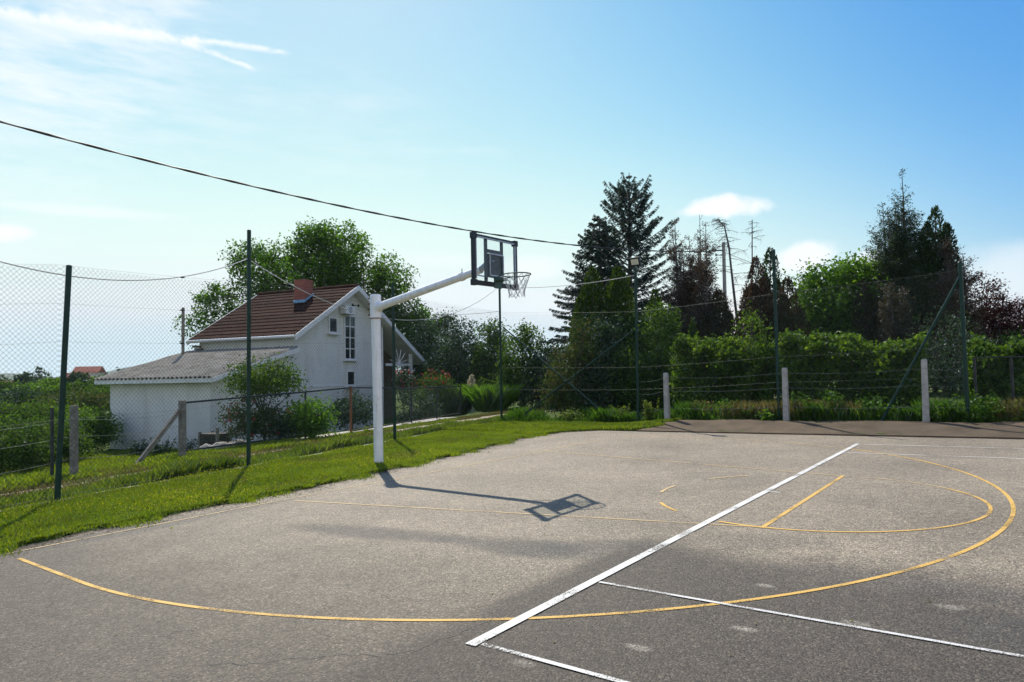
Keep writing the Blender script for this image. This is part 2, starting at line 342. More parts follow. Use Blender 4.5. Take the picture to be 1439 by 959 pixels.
#PART2
# ------------------------------------------------------------------ ground sheets
def axis(lo, hi, st, ext, n):
    g = np.geomspace(1, ext, n)
    return np.concatenate([lo-g[::-1], np.arange(lo, hi+1e-6, st), hi+g])
def terrain():
    xs = axis(-18, 24, .25, 2850, 40); ys = axis(-5, 36, .25, 2850, 40)
    X, Y = np.meshgrid(xs, ys); Z = hz(X, Y)
    s_, (a_, b_) = fs(X, Y), wc(X, Y)
    off = ((s_ > .3) | (b_ > 8.8))
    Z = Z + off*.03*np.sin(X*2.1+.7*Y)*np.sin(Y*1.7-.4*X)
    V = np.stack([X, Y, Z], -1).reshape(-1, 3); h, w = X.shape
    i = np.arange(h*w).reshape(h, w)
    F = np.stack([i[:-1, :-1], i[:-1, 1:], i[1:, 1:], i[1:, :-1]], -1).reshape(-1, 4)
    mt, nt, out = newmat('soil_and_turf'); b = N(nt, 'ShaderNodeBsdfPrincipled', Roughness=.95); b.inputs['Specular IOR Level'].default_value = .1
    co = worldco(nt)
    c = ramp(nt, noise(nt, co, 1.6, 6, .6), [(.3, (.045, .07, .016)), (.5, (.06, .095, .02)), (.62, (.085, .115, .03)), (.75, (.12, .105, .055))])
    c2 = ramp(nt, noise(nt, co, .03, 5, .6), [(.35, (.035, .06, .018)), (.5, (.075, .11, .03)), (.65, (.12, .12, .05))])
    ln = nt.nodes.new('ShaderNodeVectorMath'); ln.operation = 'LENGTH'; nt.links.new(co, ln.inputs[0])
    mr = nt.nodes.new('ShaderNodeMapRange'); nt.links.new(ln.outputs['Value'], mr.inputs[0]); mr.inputs[1].default_value = 40; mr.inputs[2].default_value = 120
    nt.links.new(mixc(nt, mr.outputs[0], c, c2), b.inputs['Base Color'])
    bp = N(nt, 'ShaderNodeBump', Strength=.6, Distance=.05); nt.links.new(noise(nt, co, 30, 6, .7), bp.inputs['Height']); nt.links.new(bp.outputs[0], b.inputs['Normal'])
    nt.links.new(b.outputs[0], out.inputs[0])
    tag(npmesh('ground', V, F, mt, smooth=True), kind='structure')
terrain()
def sheet(name, a0, a1, b0, b1, dz, mat, na=1, nb=1):
    P = [[cw(a0+(a1-a0)*i/na, b0+(b1-b0)*j/nb, dz) for j in range(nb+1)] for i in range(na+1)]
    return tag(build(name, MB().grid(P), mat), kind='structure')
def asphalt_mat():
    mt, nt, out = newmat('worn_asphalt'); b = N(nt, 'ShaderNodeBsdfPrincipled'); b.inputs['Specular IOR Level'].default_value = .3
    co = worldco(nt)
    base = ramp(nt, noise(nt, co, .55, 6, .6), [(.3, (.157, .130, .094)), (.5, (.206, .171, .124)), (.7, (.252, .210, .151))])
    # older, darker lay beyond the seam, with a ragged rim
    sp = nt.nodes.new('ShaderNodeSeparateXYZ'); nt.links.new(co, sp.inputs[0])
    def lin(vx, vy, c): return mth(nt, 'ADD', mth(nt, 'ADD', mth(nt, 'MULTIPLY', sp.outputs[0], vx), mth(nt, 'MULTIPLY', sp.outputs[1], vy)), c)
    av = lin(DV[0], DV[1], -float(C0@DV)); bv = lin(NV[0], NV[1], -float(C0@NV))
    nz = mth(nt, 'SUBTRACT', noise(nt, co, 1.3, 5, .6), .5)
    def ss(x, lo, hi):
        n = nt.nodes.new('ShaderNodeMapRange'); n.interpolation_type = 'SMOOTHSTEP'; nt.links.new(x, n.inputs[0]); n.inputs[1].default_value = lo; n.inputs[2].default_value = hi; return n.outputs[0]
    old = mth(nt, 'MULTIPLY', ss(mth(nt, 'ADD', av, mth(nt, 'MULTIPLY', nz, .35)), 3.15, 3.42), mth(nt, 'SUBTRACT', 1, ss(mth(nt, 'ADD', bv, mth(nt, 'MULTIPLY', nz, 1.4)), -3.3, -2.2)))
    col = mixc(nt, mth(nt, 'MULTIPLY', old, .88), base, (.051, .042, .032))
    near = ss(mth(nt, 'ADD', bv, mth(nt, 'MULTIPLY', nz, 2.2)), -3.0, -6.6)  # near side darkened in the albedo, standing in for weaker sheen at steep view
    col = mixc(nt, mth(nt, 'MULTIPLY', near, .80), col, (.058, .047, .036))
    # damp-looking wash marks: a wandering band across the key and one along the grass edge
    def blob(a, b, ra, rb, dens, rot=0):
        c, s = math.cos(rot), math.sin(rot)
        u = mth(nt, 'ADD', mth(nt, 'MULTIPLY', mth(nt, 'SUBTRACT', av, a), c/ra), mth(nt, 'MULTIPLY', mth(nt, 'SUBTRACT', bv, b), s/ra))
        v = mth(nt, 'ADD', mth(nt, 'MULTIPLY', mth(nt, 'SUBTRACT', av, a), -s/rb), mth(nt, 'MULTIPLY', mth(nt, 'SUBTRACT', bv, b), c/rb))
        r = mth(nt, 'ADD', mth(nt, 'MULTIPLY', u, u), mth(nt, 'MULTIPLY', v, v))
        r = mth(nt, 'ADD', mth(nt, 'SUBTRACT', 1, r), mth(nt, 'MULTIPLY', nz, 1.5))
        return mth(nt, 'MULTIPLY', ss(r, 0, .9), dens)
    for q in ((.9, -3.66, 1.5, .30, .72, .2), (2.5, -3.4, 1.1, .36, .78, .1), (3.2, -3.0, .8, .28, .55, .6), (-1.75, -4.6, .28, 2.4, .55), (5.6, -2.9, 1.1, .3, .35), (2.9, 1.2, .8, .5, .15), (4.3, -2.2, .7, .35, .3, .3), (6.6, -3.6, 1.4, .4, .4)):
        col = mixc(nt, blob(*q), col, (.062, .056, .049))
    for q in ((4.71, -3.44, .08, .05, .7), (4.85, -4.30, .10, .05, .75), (4.46, -4.87, .10, .055, .8), (5.38, -3.88, .10, .05, .7), (5.8, -3.30, .11, .06, .55), (4.03, -5.38, .09, .05, .45)):
        col = mixc(nt, mth(nt, 'MULTIPLY', blob(*q), .65), col, (.30, .27, .22))
    # stone chips
    vo = N(nt, 'ShaderNodeTexVoronoi', Scale=95); nt.links.new(co, vo.inputs['Vector'])
    sv = nt.nodes.new('ShaderNodeSeparateColor'); nt.links.new(vo.outputs['Color'], sv.inputs[0])
    chip = ramp(nt, sv.outputs[0], [(0, .42), (.3, .75), (.7, 1.08), (.9, 1.4), (1, 2.2)])
    col = mixc(nt, 1.0, col, chip, 'MULTIPLY')
    mid = ramp(nt, noise(nt, co, 9, 5, .7), [(.3, .82), (.7, 1.16)])
    col = mixc(nt, 1.0, col, mid, 'MULTIPLY')
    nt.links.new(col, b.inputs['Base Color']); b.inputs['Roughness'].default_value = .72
    bp = N(nt, 'ShaderNodeBump', Strength=.55, Distance=.006); nt.links.new(mth(nt, 'SUBTRACT', 1, vo.outputs['Distance']), bp.inputs['Height']); nt.links.new(bp.outputs[0], b.inputs['Normal'])
    nt.links.new(b.outputs[0], out.inputs[0]); return mt
def court():
    bs = np.arange(-13, 7.21, .2); P = []
    for b in bs:
        e = np.interp(b, EDGE_B, EDGE_A) + .05*math.sin(b*5.1)+.04*math.sin(b*11.3+1)
        P.append([cw(e+(44-e)*t, b+(.03*math.sin(t*60) if b > 7.1 else 0)) for t in (0, .05, .15, .3, .5, .7, 1)])
    mb = MB().grid(P)
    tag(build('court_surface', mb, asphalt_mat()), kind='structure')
court()
def paint_mat(name, c, wear=.5, crack=False):
    mt, nt, out = newmat(name); b = N(nt, 'ShaderNodeBsdfPrincipled', Roughness=.7); co = worldco(nt)
    col = mixc(nt, noise(nt, co, 4, 4), [q*.85 for q in c], c)
    b_c = col; nt.links.new(b_c, b.inputs['Base Color'])
    tr = nt.nodes.new('ShaderNodeBsdfTransparent')
    w1 = noise(nt, co, 110, 4, .7); w2 = noise(nt, co, 2.2, 4, .6)
    k = mth(nt, 'ADD', w1, mth(nt, 'MULTIPLY', mth(nt, 'SUBTRACT', w2, .5), .9))
    n = nt.nodes.new('ShaderNodeMapRange'); nt.links.new(k, n.inputs[0]); n.inputs[1].default_value = wear-.04; n.inputs[2].default_value = wear+.06
    f = n.outputs[0]
    if crack:
        v = N(nt, 'ShaderNodeTexVoronoi', Scale=13); v.feature = 'DISTANCE_TO_EDGE'; nt.links.new(co, v.inputs['Vector'])
        f = mth(nt, 'MULTIPLY', f, mth(nt, 'GREATER_THAN', mth(nt, 'ADD', v.outputs['Distance'], mth(nt, 'MULTIPLY', mth(nt, 'SUBTRACT', w2, .35), .25)), .022))
    mx = nt.nodes.new('ShaderNodeMixShader'); nt.links.new(f, mx.inputs[0]); nt.links.new(tr.outputs[0], mx.inputs[1]); nt.links.new(b.outputs[0], mx.inputs[2]); nt.links.new(mx.outputs[0], out.inputs[0]); return mt
YEL, YELW = paint_mat('yellow_line_paint', (.60, .36, .07), .41), paint_mat('worn_yellow_line_paint', (.52, .37, .17), .395)
WHT, WHTW = paint_mat('white_line_paint', (.62, .61, .57), .37, True), paint_mat('worn_white_line_paint', (.60, .59, .56), .42)
def lineab(mb, pts, w, dz):
    pts = [np.array(p, float) for p in pts]; L, R = [], []
    for i, p in enumerate(pts):
        t = unit(pts[min(i+1, len(pts)-1)]-pts[max(i-1, 0)]); n = np.array([-t[1], t[0]])
        L.append(cw(*(p+n*w/2), dz)); R.append(cw(*(p-n*w/2), dz))
    mb.grid([L, R])
def arc(cx, r, t0, t1, n): return [(cx+r*math.cos(t0+(t1-t0)*i/n), r*math.sin(t0+(t1-t0)*i/n)) for i in range(n+1)]
def markings():
    y, yw, w, ww = MB(), MB(), MB(), MB()
    R3, RF, DF = 6.056, 1.715, 4.157; H = math.pi/2
    lineab(y, [(-1.45, -R3)] + arc(0, R3, -H, .98, 70), .039, .004)
    lineab(yw, arc(0, R3, .981, H, 30)+[(-1.5, R3)], .036, .004)
    lineab(y, [(DF, -RF-.03), (DF, RF+.03)], .046, .004)
    lineab(y, [(DF-.035, -RF)] + [(DF+(-3.0-DF+1.2)*0, -RF)], .05, .004) if 0 else None
    lineab(yw, [(-1.62, -2.93), (DF-.04, -RF)], .032, .004); lineab(yw, [(-1.6, 2.9), (DF-.04, RF)], .032, .004)
    lineab(y, arc(DF, RF, -H+.03, .75, 40), .034, .0045); lineab(yw, arc(DF, RF, .75, H-.1, 20), .03, .0045)
    for t0, t1, k in ((-1.84, -1.5, 0), (-2.51, -2.21, 0), (-3.22, -2.90, 1), (2.287, 2.658, 1)): lineab(yw if k else y, arc(DF, RF, t0, t1, 8), .042, .005)
    lineab(yw, [(-1.80, -6.4), (-1.80, -3), (-1.72, -1), (-1.62, 2), (-1.6, 5.0)], .03, .004)
    tag(build('yellow_court_lines', y, YEL), kind='structure'); tag(build('worn_yellow_court_lines', yw, YELW), kind='structure')
    # tennis lines: base line 10.97 m, singles lines 1.37 m inside
    O = np.array([-.3055, 4.0483]); t_ = np.array([math.cos(.91745), math.sin(.91745)]); tn = np.array([t_[1], -t_[0]])
    def T(l, k): q = O+t_*l+tn*k; return wc(q[0], q[1])
    lineab(w, [T(-.02, .05), T(4, .05), T(8, .05), T(11, .05)], .076, .008)
    lineab(w, [T(0.03, .10), T(.03, 3), T(.03, 9)], .036, .0075)
    lineab(ww, [T(1.372, .10), T(1.372, 3), T(1.372, 9)], .032, .0075)
    lineab(ww, [T(10.94, .10), T(10.94, 4), T(10.94, 12)], .04, .0075)
    lineab(ww, [T(9.6, .10), T(9.6, 4), T(9.6, 12)], .036, .0075)
    lineab(ww, [T(5.485, .10), T(5.485, .22)], .05, .0075)
    tag(build('white_court_lines', w, WHT), kind='structure'); tag(build('worn_white_court_lines', ww, WHTW), kind='structure')
    ck = MB(); rr = random.Random(3)
    def crack(p, q, n=26, amp=.05):
        p, q = np.array(p, float), np.array(q, float); pts = []; off = 0
        for i in range(n+1):
            off = off*.8+rr.uniform(-amp, amp); t = p+(q-p)*i/n; nn = unit(np.array([-(q-p)[1], (q-p)[0]])); pts.append(t+nn*off)
        lineab(ck, pts, .005, .0025)
    crack((2.5, -6.35), (3.42, -5.6), 30, .03); crack((3.42, -5.6), (3.46, -5.0), 14, .02); crack((-2.4, 4.6), (-1.9, 1.0), 30, .04)
    tag(build('asphalt_cracks', ck, plain('crack_grit', (.03, .028, .026))), kind='structure')
markings()
def bank():
    mt = plain('rough_concrete', (.074, .050, .027), (.12, .084, .048), 2.2, .92, 0, .6, 45)
    P = []
    for i in range(0, 141):
        a = -1.75 + 30*i/140; row = []
        for j, b in enumerate((7.16, 7.17, 7.4, 7.8, 8.2, 8.5, 8.62)):
            if j > 4: b += .09*math.sin(a*3.3)+.06*math.sin(a*7.7+1)
            k = sm(-1.9, -.9, a); row.append(cw(a, b + (1-k)*0, (-.05 if j == 0 else .03) + .165*float(sm(7.25, 8.5, b))*float(sm(-3.5, -1, a)) + (.012*math.sin(a*2.1+b*3) if j > 1 else 0)))
        P.append(row)
    tag(build('concrete_bank', MB().grid(P), mt, smooth=False), kind='structure')
bank()
def follow(name, pts, w0, w1, mat, dz, n=60, jag=.0):
    """a strip along a polyline, lying on the terrain"""
    pts = np.array(pts, float); d = np.r_[0, np.cumsum(np.linalg.norm(np.diff(pts, axis=0), axis=1))]
    P = []
    for i in range(n+1):
        s = d[-1]*i/n; p = np.array([np.interp(s, d, pts[:, k]) for k in (0, 1)]); e = min(.2, d[-1]*.02)
        q = np.array([np.interp(min(s+e, d[-1]), d, pts[:, k])-np.interp(max(s-e, 0), d, pts[:, k]) for k in (0, 1)]); t = unit(q); nn = np.array([-t[1], t[0]])
        row = []
        for j in range(7):
            o = w0+(w1-w0)*j/6
            if j in (0, 6): o += jag*(math.sin(s*2.3+j)+.6*math.sin(s*5.9+2*j))
            r = p+nn*o; row.append((r[0], r[1], hz1(*r)+dz))
        P.append(row)
    return tag(build(name, MB().grid(P), mat, smooth=True), kind='structure')
def FP(s, t): q = P1+FN*s+FT*t; return (q[0], q[1])
PG = plain('path_gravel', (.22, .18, .125), (.38, .325, .245), 3, .95, 0, .5, 70)
follow('dirt_path', [FP(1.75, -9), FP(1.7, 0), FP(1.65, 5), FP(1.8, 11)], -.16, .2, PG, .012, 160, .13)
follow('dirt_path', [FP(1.8, 10.8), FP(1.9, 12), FP(1.5, 17), FP(.6, 20), FP(-4, 25), FP(-14, 29)], -.42, .42, PG, .022, 120, .13)
follow('fence_footing', [FP(-.02, -8), FP(-.02, 14)], -.05, .05, M['concrete'], .012, 120, .04)
follow('paved_drive', [FP(3.75, 8.3), FP(3.75, 11), FP(3.7, 16.2)], -.85, .8, plain('drive_concrete', (.42, .385, .33), (.52, .48, .42), 3, .9, 0, .3, 50), .05, 50, .02)

# ------------------------------------------------------------------ basketball goal
def goal():
    base = cw(-3.233, -.016); base[2] = hz1(base[0], base[1])
    zt = pos(534, 415, base[1])[2]
    g = thing('basketball_goal', 'white one-pole basketball goal with clear backboard leaning out over the court', 'basketball hoop', base)
    X = np.array([DV[0], DV[1], DV[0]*K]); Nn = np.array([NV[0], NV[1], NV[0]*K]); Z = np.array([-K, 0, 1.]); Z = unit(Z*.5+np.array([0, 0, .5]))
    build('pole', MB().tube([base-Z*.2, base+Z*(zt-base[2]-.02)], .085, 24), M['white_paint'], g, smooth=False)
    top = base + Z*(zt-base[2])
    c = MB().tube([top-Z*.42, top-Z*.02], .102, 24); c.tube([top-Z*.02, top+Z*.01], [.104, .09], 24)
    col = build('collar', c, M['white_paint'], g)
    build('seam', MB().tube([top-Z*.435, top-Z*.422], .105, 24), M['rust'], col)
    for i in range(4):
        for s in (-1, 1):
            q = top-Z*(.06+.1*i)-Nn*.0+X*(-.074)+Nn*s*.074; d = unit(-X+Nn*s)
            build('bolt', MB().tube([q-d*.01, q+d*.035], .013, 6), M['rust'], col)
    a0 = top - Z*.22 + X*.1
    bc = cw(-.4, -.05); bz = 3.33 + K*bc[0]
    a1 = cw(-.72, -.02); a1[2] = pos(682, 379, a1[1])[2]
    arm = build('arm', MB().tube([a0, a1], [.072, .061], 20), M['white_paint'], g)
    d = a1-a0; q = a0+d*.83
    build('sleeve', MB().tube([q-d*.012, q+d*.012], .074, 20).tube([q, q+np.array([0, 0, .13])], .012, 6), M['white_paint'], arm)
    build('flange', MB().tube([a0-unit(d)*.03, a0+unit(d)*.05], [.105, .078], 20), M['white_paint'], arm)
    # backboard
    z0, z1 = 2.955, 3.735; n0, n1 = -.605, .495; f = -.4
    def B(n, z, a=f): p = cw(a, n); p[2] += z; return p
    def bar(mb, n_a, z_a, n_b, z_b, w, dep, a=f):
        p, q = B(n_a, z_a, a), B(n_b, z_b, a); t = unit(q-p); s = unit(np.cross(X, t)); mb.box((p+q)/2, (q-p)/2, s*w/2, X*dep/2)
    gl = MB().box((B(n0, z0)+B(n1, z1))/2, Nn*(n1-n0)/2*.985, Z*(z1-z0)/2*.98, X*.006)
    bb = build('backboard', gl, M['glass'], g)
    fr = MB()
    bar(fr, n0, z0+.03, n1, z0+.03, .07, .05); bar(fr, n0+.02, z0, n0+.02, z1, .045, .05); bar(fr, n1-.02, z0, n1-.02, z1, .04, .052); bar(fr, n0+.05, z1-.015, n1-.05, z1-.015, .028, .048)
    for n, z in ((n0+.03, z1-.03), (n1-.03, z1-.03), (n0+.03, z0+.03), (n1-.03, z0+.03)): fr.box(B(n, z), Nn*.045, Z*.045, X*.034)
    build('frame', fr, M['black'], bb)
    ed = MB(); bar(ed, n0+.06, z0+.09, n0+.06, z1-.05, .016, .02, f+.022); bar(ed, n0+.09, z1-.045, n1-.08, z1-.045, .022, .02, f+.022); bar(ed, n1-.055, z0+.1, n1-.055, z1-.06, .014, .02, f+.022)
    build('edge_strip', ed, M['steelgrey'], bb)
    t0, t1 = -.245, .155
    br = MB(); bar(br, t0, z0+.08, t0, z1-.03, .042, .04, f-.035); bar(br, t1, z0+.08, t1, z1-.03, .036, .04, f-.035); bar(br, t0, z1-.22, t1, z1-.22, .05, .036, f-.036)
    build('bracket', br, M['black'], bb)
    build('mount_panel', MB().box((B(t0+.05, z0+.2, f-.06)+B(t1-.03, z1-.3, f-.06))/2, Nn*.178, Z*.185, X*.012), M['darkpanel'], bb)
    tr = MB(); zz0, zz1 = z0+.17, z1-.27
    for s in ((t0+.045, zz0, t0+.045, zz1), (t1-.02, zz0, t1-.02, zz1), (t0+.045, zz1, t1-.02, zz1), (t0+.045, zz0, t1-.02, zz0)): bar(tr, *s, .022, .01, f+.014)
    build('target_square', tr, M['steelgrey'], bb)
    st = MB()
    for s in (-1, 1): st.tube([a1-unit(d)*.25, B(s*.2-.05, z0+.15, f-.05)], .012, 6)
    st.tube([a1-unit(d)*.02, B(-.045, z0+.45, f-.06)], .05, 10)
    build('stay', st, M['steelgrey'], bb)
    # rim and net
    rc = cw(-.005, -.03); rc[2] += 3.10
    rm = MB(); P = [rc+X*.225*math.cos(t)+Nn*.225*math.sin(t) for t in np.linspace(0, 2*math.pi, 37)]
    rm.tube(P, .0095, 8, False); rm.box(rc-X*.30-Z*.05, X*.075, Nn*.085, Z*.008); rm.box(rc-X*.372-Z*.09, X*.006, Nn*.09, Z*.085)
    for s in (-1, 1): rm.tube([rc-X*.36+Nn*s*.075-Z*.02, rc-X*.17+Nn*s*.15], .009, 6)
    ri = build('rim', rm, M['greenrim'], g)
    nt_ = MB(); L = 12
    def npnt(i, k):
        rr = [.222, .195, .165, .14, .125, .12][k]; t = 2*math.pi*(i+.5*(k % 2))/L; jit = .008*math.sin(i*3.7+k*2)
        return rc + X*(rr*math.cos(t)+jit) + Nn*(rr*math.sin(t)) - Z*([0, .07, .145, .22, .29, .35][k]+.012*math.sin(i*2.3+k))
    for i in range(L):
        for k in range(5):
            if (i*7+k*3) % 11 == 0 and k > 2: continue
            nt_.tube([npnt(i, k), npnt(i+(1 if k % 2 else 0), k+1)], .0042, 4, False); nt_.tube([npnt(i, k), npnt(i-(0 if k % 2 else 1), k+1)], .0042, 4, False)
    build('net', nt_, M['cord'], ri)
goal()

# ------------------------------------------------------------------ tall chain-link fences
def mesh_panel(name, A, B, ha, hb, parent, cell=.072, rad=.0017, low=.03):
    A, B = np.array(A, float), np.array(B, float); L = np.linalg.norm((B-A)[:2]); u = (B-A)[:2]/L; nrm = np.array([-u[1], u[0], 0])
    def P(s, h):                                # s along, h above ground
        t = s/L; zt = A[2]+(B[2]-A[2])*t; return np.array([A[0]+(B-A)[0]*t, A[1]+(B-A)[1]*t, zt+h])
    H = max(ha, hb); V, F = [], []
    def seg(s0, h0, s1, h1, off):
        p, q = P(s0, h0)+nrm*off, P(s1, h1)+nrm*off; d = unit(q-p); w = unit(np.cross(d, nrm)); o = len(V)
        for k in range(3):
            a = 2*math.pi*k/3; r = rad*(math.cos(a)*nrm+math.sin(a)*w); V.extend([p+r, q+r])
        F.extend([(o, o+2, o+3, o+1), (o+2, o+4, o+5, o+3), (o+4, o, o+1, o+5)])
    kk = 1.0                                     # 45 degree diamonds
    top = lambda s: (ha+(hb-ha)*s/L) - .05*math.sin(math.pi*s/L)
    c = -H
    while c < L+H:
        for sg, off in ((1, .0015), (-1, -.0015)):
            # line s = c + sg*h (sg=1), s = c + H - h (sg=-1)
            s_low = c if sg == 1 else c+H
            pts = []
            h_lo, h_hi = low, H
            if sg == 1:
                h_lo = max(h_lo, -c); h_hi = min(h_hi, L-c)
            else:
                h_lo = max(h_lo, s_low-L); h_hi = min(h_hi, s_low)
            f = lambda h: s_low+sg*h
            for _ in range(3): h_hi = min(h_hi, top(min(max(f(h_hi), 0), L)))
            if h_hi-h_lo > .03: seg(f(h_lo), h_lo, f(h_hi), h_hi, off)
        c += cell
    return npmesh(name, np.array(V), np.array(F), M['mesh'], parent)
def wires(parent, A, B, hs_a, hs_b, sag=.02, rad=.0016, mat=None):
    A, B = np.array(A, float), np.array(B, float)
    for ha, hb in zip(hs_a, hs_b):
        pts = [A+(B-A)*t+np.array([0, 0, ha+(hb-ha)*t-4*sag*t*(1-t)]) for t in np.linspace(0, 1, 9)]
        build('tension_wire', MB().tube(pts, rad, 4), mat or M['wire'], parent)
def fpole(px, b=None, top=None, xy=None):
    p = onb(px, b) if xy is None else np.array([xy[0], xy[1], 0.])
    p[2] = hz1(p[0], p[1]); return p, pos(top[0], top[1], p[1])
FA = [((-8.0, 5.9), (-7.95, 5.9, 3.3)), ((-6.32, 9.44), None, (97, 375)), ((-4.94, 12.69), None, (350, 325)), ((-2.89, 16.55), None, (552, 399)), ((-.39, 22.13), None, (702, 404))]
def fenceA():
    pts = []
    for q in FA:
        x, y = q[0]; b = np.array([x, y, hz1(x, y)-.0]); t = np.array(q[1]) if q[1] else pos(q[2][0], q[2][1], y); pts.append((b, t))
    f = thing('chain_link_fence', 'tall green chain-link fence along the grass verge behind the hoop', 'fence', pts[2][0])
    for i, (b, t) in enumerate(pts):
        o = build('post', MB().tube([b-np.array([0, 0, .15]), t], .037 if i != 4 else .036, 12), M['green_paint'], f)
        build('post_cap', MB().tube([t-np.array([0, 0, .001]), t+np.array([0, 0, .02])], [.041, .03], 12), M['green_paint'], o)
    hm = [2.9, 3.28, 3.42, 3.55, 3.62]
    for i in range(4):
        A, B = pts[i][0], pts[i+1][0]
        mesh_panel('mesh_panel', A, B, hm[i], hm[i+1], f, rad=(.0018, .0018, .0015, .0011)[i])
        wires(f, A, B, [hm[i]*k for k in (.02, .34, .67, .835, 1)], [hm[i+1]*k for k in (.02, .34, .67, .835, 1)])
    # small turnbuckles on the wires between the first posts
    A, B = pts[1][0], pts[2][0]
    for k in (.67, .835, 1.0):
        p = A+(B-A)*.58; h = (hm[1]+(hm[2]-hm[1])*.58)*k-.02; u = unit(B-A); build('wire_tensioner', MB().tube([p+np.array([0, 0, h])-u*.05, p+np.array([0, 0, h]), p+np.array([0, 0, h])+u*.05], [.006, .018, .006], 6), M['darkmetal'], f)
    b4, t4 = pts[4]
    s = pos(707, 460, b4[1]); e = onb(868, 8.75); e[2] = hz1(e[0], e[1])-.02
    build('brace', MB().tube([s, e], .022, 8), M['green_paint'], f)
    return pts[4]
P4P = fenceA()
def fenceB():
    bb = 8.75
    p5, p6, p7 = fpole(896, bb, (893, 377)), fpole(1094, bb, (1087, 352)), fpole(1359, bb, (1349, 369))
    f = thing('chain_link_fence', 'tall green chain-link fence on the concrete bank before the hedge', 'fence', p6[0])
    for b, t in (p5, p6, p7):
        o = build('post', MB().tube([b-np.array([0, 0, .15]), t], .04, 12), M['green_paint'], f)
        build('post_cap', MB().tube([t-np.array([0, 0, .001]), t+np.array([0, 0, .02])], [.044, .03], 12), M['green_paint'], o)
    q = [P4P, p5, p6, p7]; hm = [3.6, 3.1, 3.1, 3.2]
    for i in range(3):
        mesh_panel('mesh_panel', q[i][0], q[i+1][0], hm[i], hm[i+1], f, cell=.075, rad=(.001, .0014, .0017)[i])
        wires(f, q[i][0], q[i+1][0], [hm[i]*k for k in (.02, .3, .5, 1)], [hm[i+1]*k for k in (.02, .3, .5, 1)])
    s = pos(890, 465, p5[0][1]-.0); e = onb(719, 8.9); e[2] = hz1(e[0], e[1]); e = np.array([*(P4P[0][:2]+.5*unit(p5[0]-P4P[0])[:2]), 0]); e[2] = hz1(e[0], e[1])
    build('brace', MB().tube([s, e], .024, 8), M['green_paint'], f)
    s = p7[1]-np.array([0, 0, .28]); e = onb(1237, bb-.05); e[2] = hz1(e[0], e[1])
    build('brace', MB().tube([s, e], .03, 8), M['green_paint'], f)
    return p5, p6, p7
P5, P6, P7 = fenceB()
def floodlight():
    b, t = P5; base = t+np.array([0, 0, .02]); g = thing('floodlight', 'square black floodlight mounted on top of a green fence post', 'floodlight', base)
    X = unit([DV[0], DV[1], 0]); F = unit([-NV[0], -NV[1], -.35]); U = np.cross(X, F); U = U*np.sign(U[2])
    c = base+np.array([0, 0, .16])
    build('housing', MB().box(c, X*.145, U*.125, F*.035).box(c-F*.055, X*.09, U*.08, F*.022), M['black'], g)
    build('lens', MB().box(c+F*.038, X*.112, U*.078, F*.004), plain('lamp_lens', (.62, .6, .5), (.72, .66, .45), 9, .15), g)
    br = MB(); br.box(base+np.array([0, 0, .02]), X*.16, F*.014, np.array([0, 0, .006]))
    for s in (-1, 1): br.box(base+X*s*.156+np.array([0, 0, .09]), X*.004, F*.014, np.array([0, 0, .075]))
    build('bracket', br, M['black'], g)
floodlight()
def concrete_fence():
    f = thing('concrete_post_fence', 'low wire fence strung on three slim pale concrete posts below the hedge', 'fence', onb(1104, 8.58)*np.array([1, 1, 0])+np.array([0, 0, .2]))
    tops = []
    for px, py, w in ((937, 524, 1), (1104, 517, 1.02), (1300, 505, 1.05)):
        b = onb(px, 8.6); b[2] = hz1(b[0], b[1]); t = pos(px-1.5, py, b[1]); U = np.array([DV[0], DV[1], 0]); Vv = np.array([NV[0], NV[1], 0])
        h = .058; mb = MB(); z0 = b-np.array([0, 0, .12])
        ring = lambda p, k: [p+U*h*k*sx+Vv*h*k*sy for sx, sy in ((-1, -1), (1, -1), (1, 1), (-1, 1))]
        vs = ring(z0, 1.1)+ring(t-np.array([0, 0, .03]), .92)+ring(t, .7)
        mb.add(vs, [(3, 2, 1, 0), (8, 9, 10, 11)]+[(r*4+k, r*4+(k+1) % 4, r*4+4+(k+1) % 4, r*4+4+k) for r in range(2) for k in range(4)])
        build('post', mb, M['concrete'], f); tops.append((b, t))
    far0 = P5[0]+np.array([0, 0, 0]); hs = (.35, .8, 1.15)
    ends = [far0+np.array([0, 0, 0])]+[b-np.array([NV[0], NV[1], 0])*.066 for b, t in tops]+[P7[0]]
    for h in hs:
        pts = []
        for i in range(len(ends)-1):
            for t in np.linspace(0, 1, 7)[:-1 if i < len(ends)-2 else None]: pts.append(ends[i]+(ends[i+1]-ends[i])*t+np.array([0, 0, h-.05*math.sin(math.pi*t)]))
        build('wire', MB().tube(pts, .0028, 5), M['wire'], f)
concrete_fence()
def dark_gate():
    def pt(px, py, b=9.15): q = onb(px, b); q[2] = pos(px, py, q[1])[2]; return q
    A, B = pt(1372, 503), pt(1424, 502); A0, B0 = A.copy(), B.copy(); A0[2] = hz1(A[0], A[1]); B0[2] = hz1(B[0], B[1])
    g = thing('wire_gate', 'dark wire gate frame beside the last green fence post', 'gate', (A0+B0)/2)
    E = B+(B-A)*.8; E0 = E.copy(); E0[2] = hz1(E[0], E[1])
    for p, q in ((A0, A), (B0, B), (E0, E)): build('post', MB().tube([p-np.array([0, 0, .1]), q], .03, 8), M['darkmetal'], g)
    [build('rail', MB().tube([p, q], .016, 6), M['darkmetal'], g) for p, q in ((A, B), (A0+np.array([0, 0, .08]), B0+np.array([0, 0, .08])), (B, E))]
    mesh_panel('mesh_panel', A0, B0, A[2]-A0[2], B[2]-B0[2], g, .075, .002, .08); mesh_panel('mesh_panel', B0, E0, B[2]-B0[2], E[2]-E0[2], g, .075, .002, .08)
dark_gate()

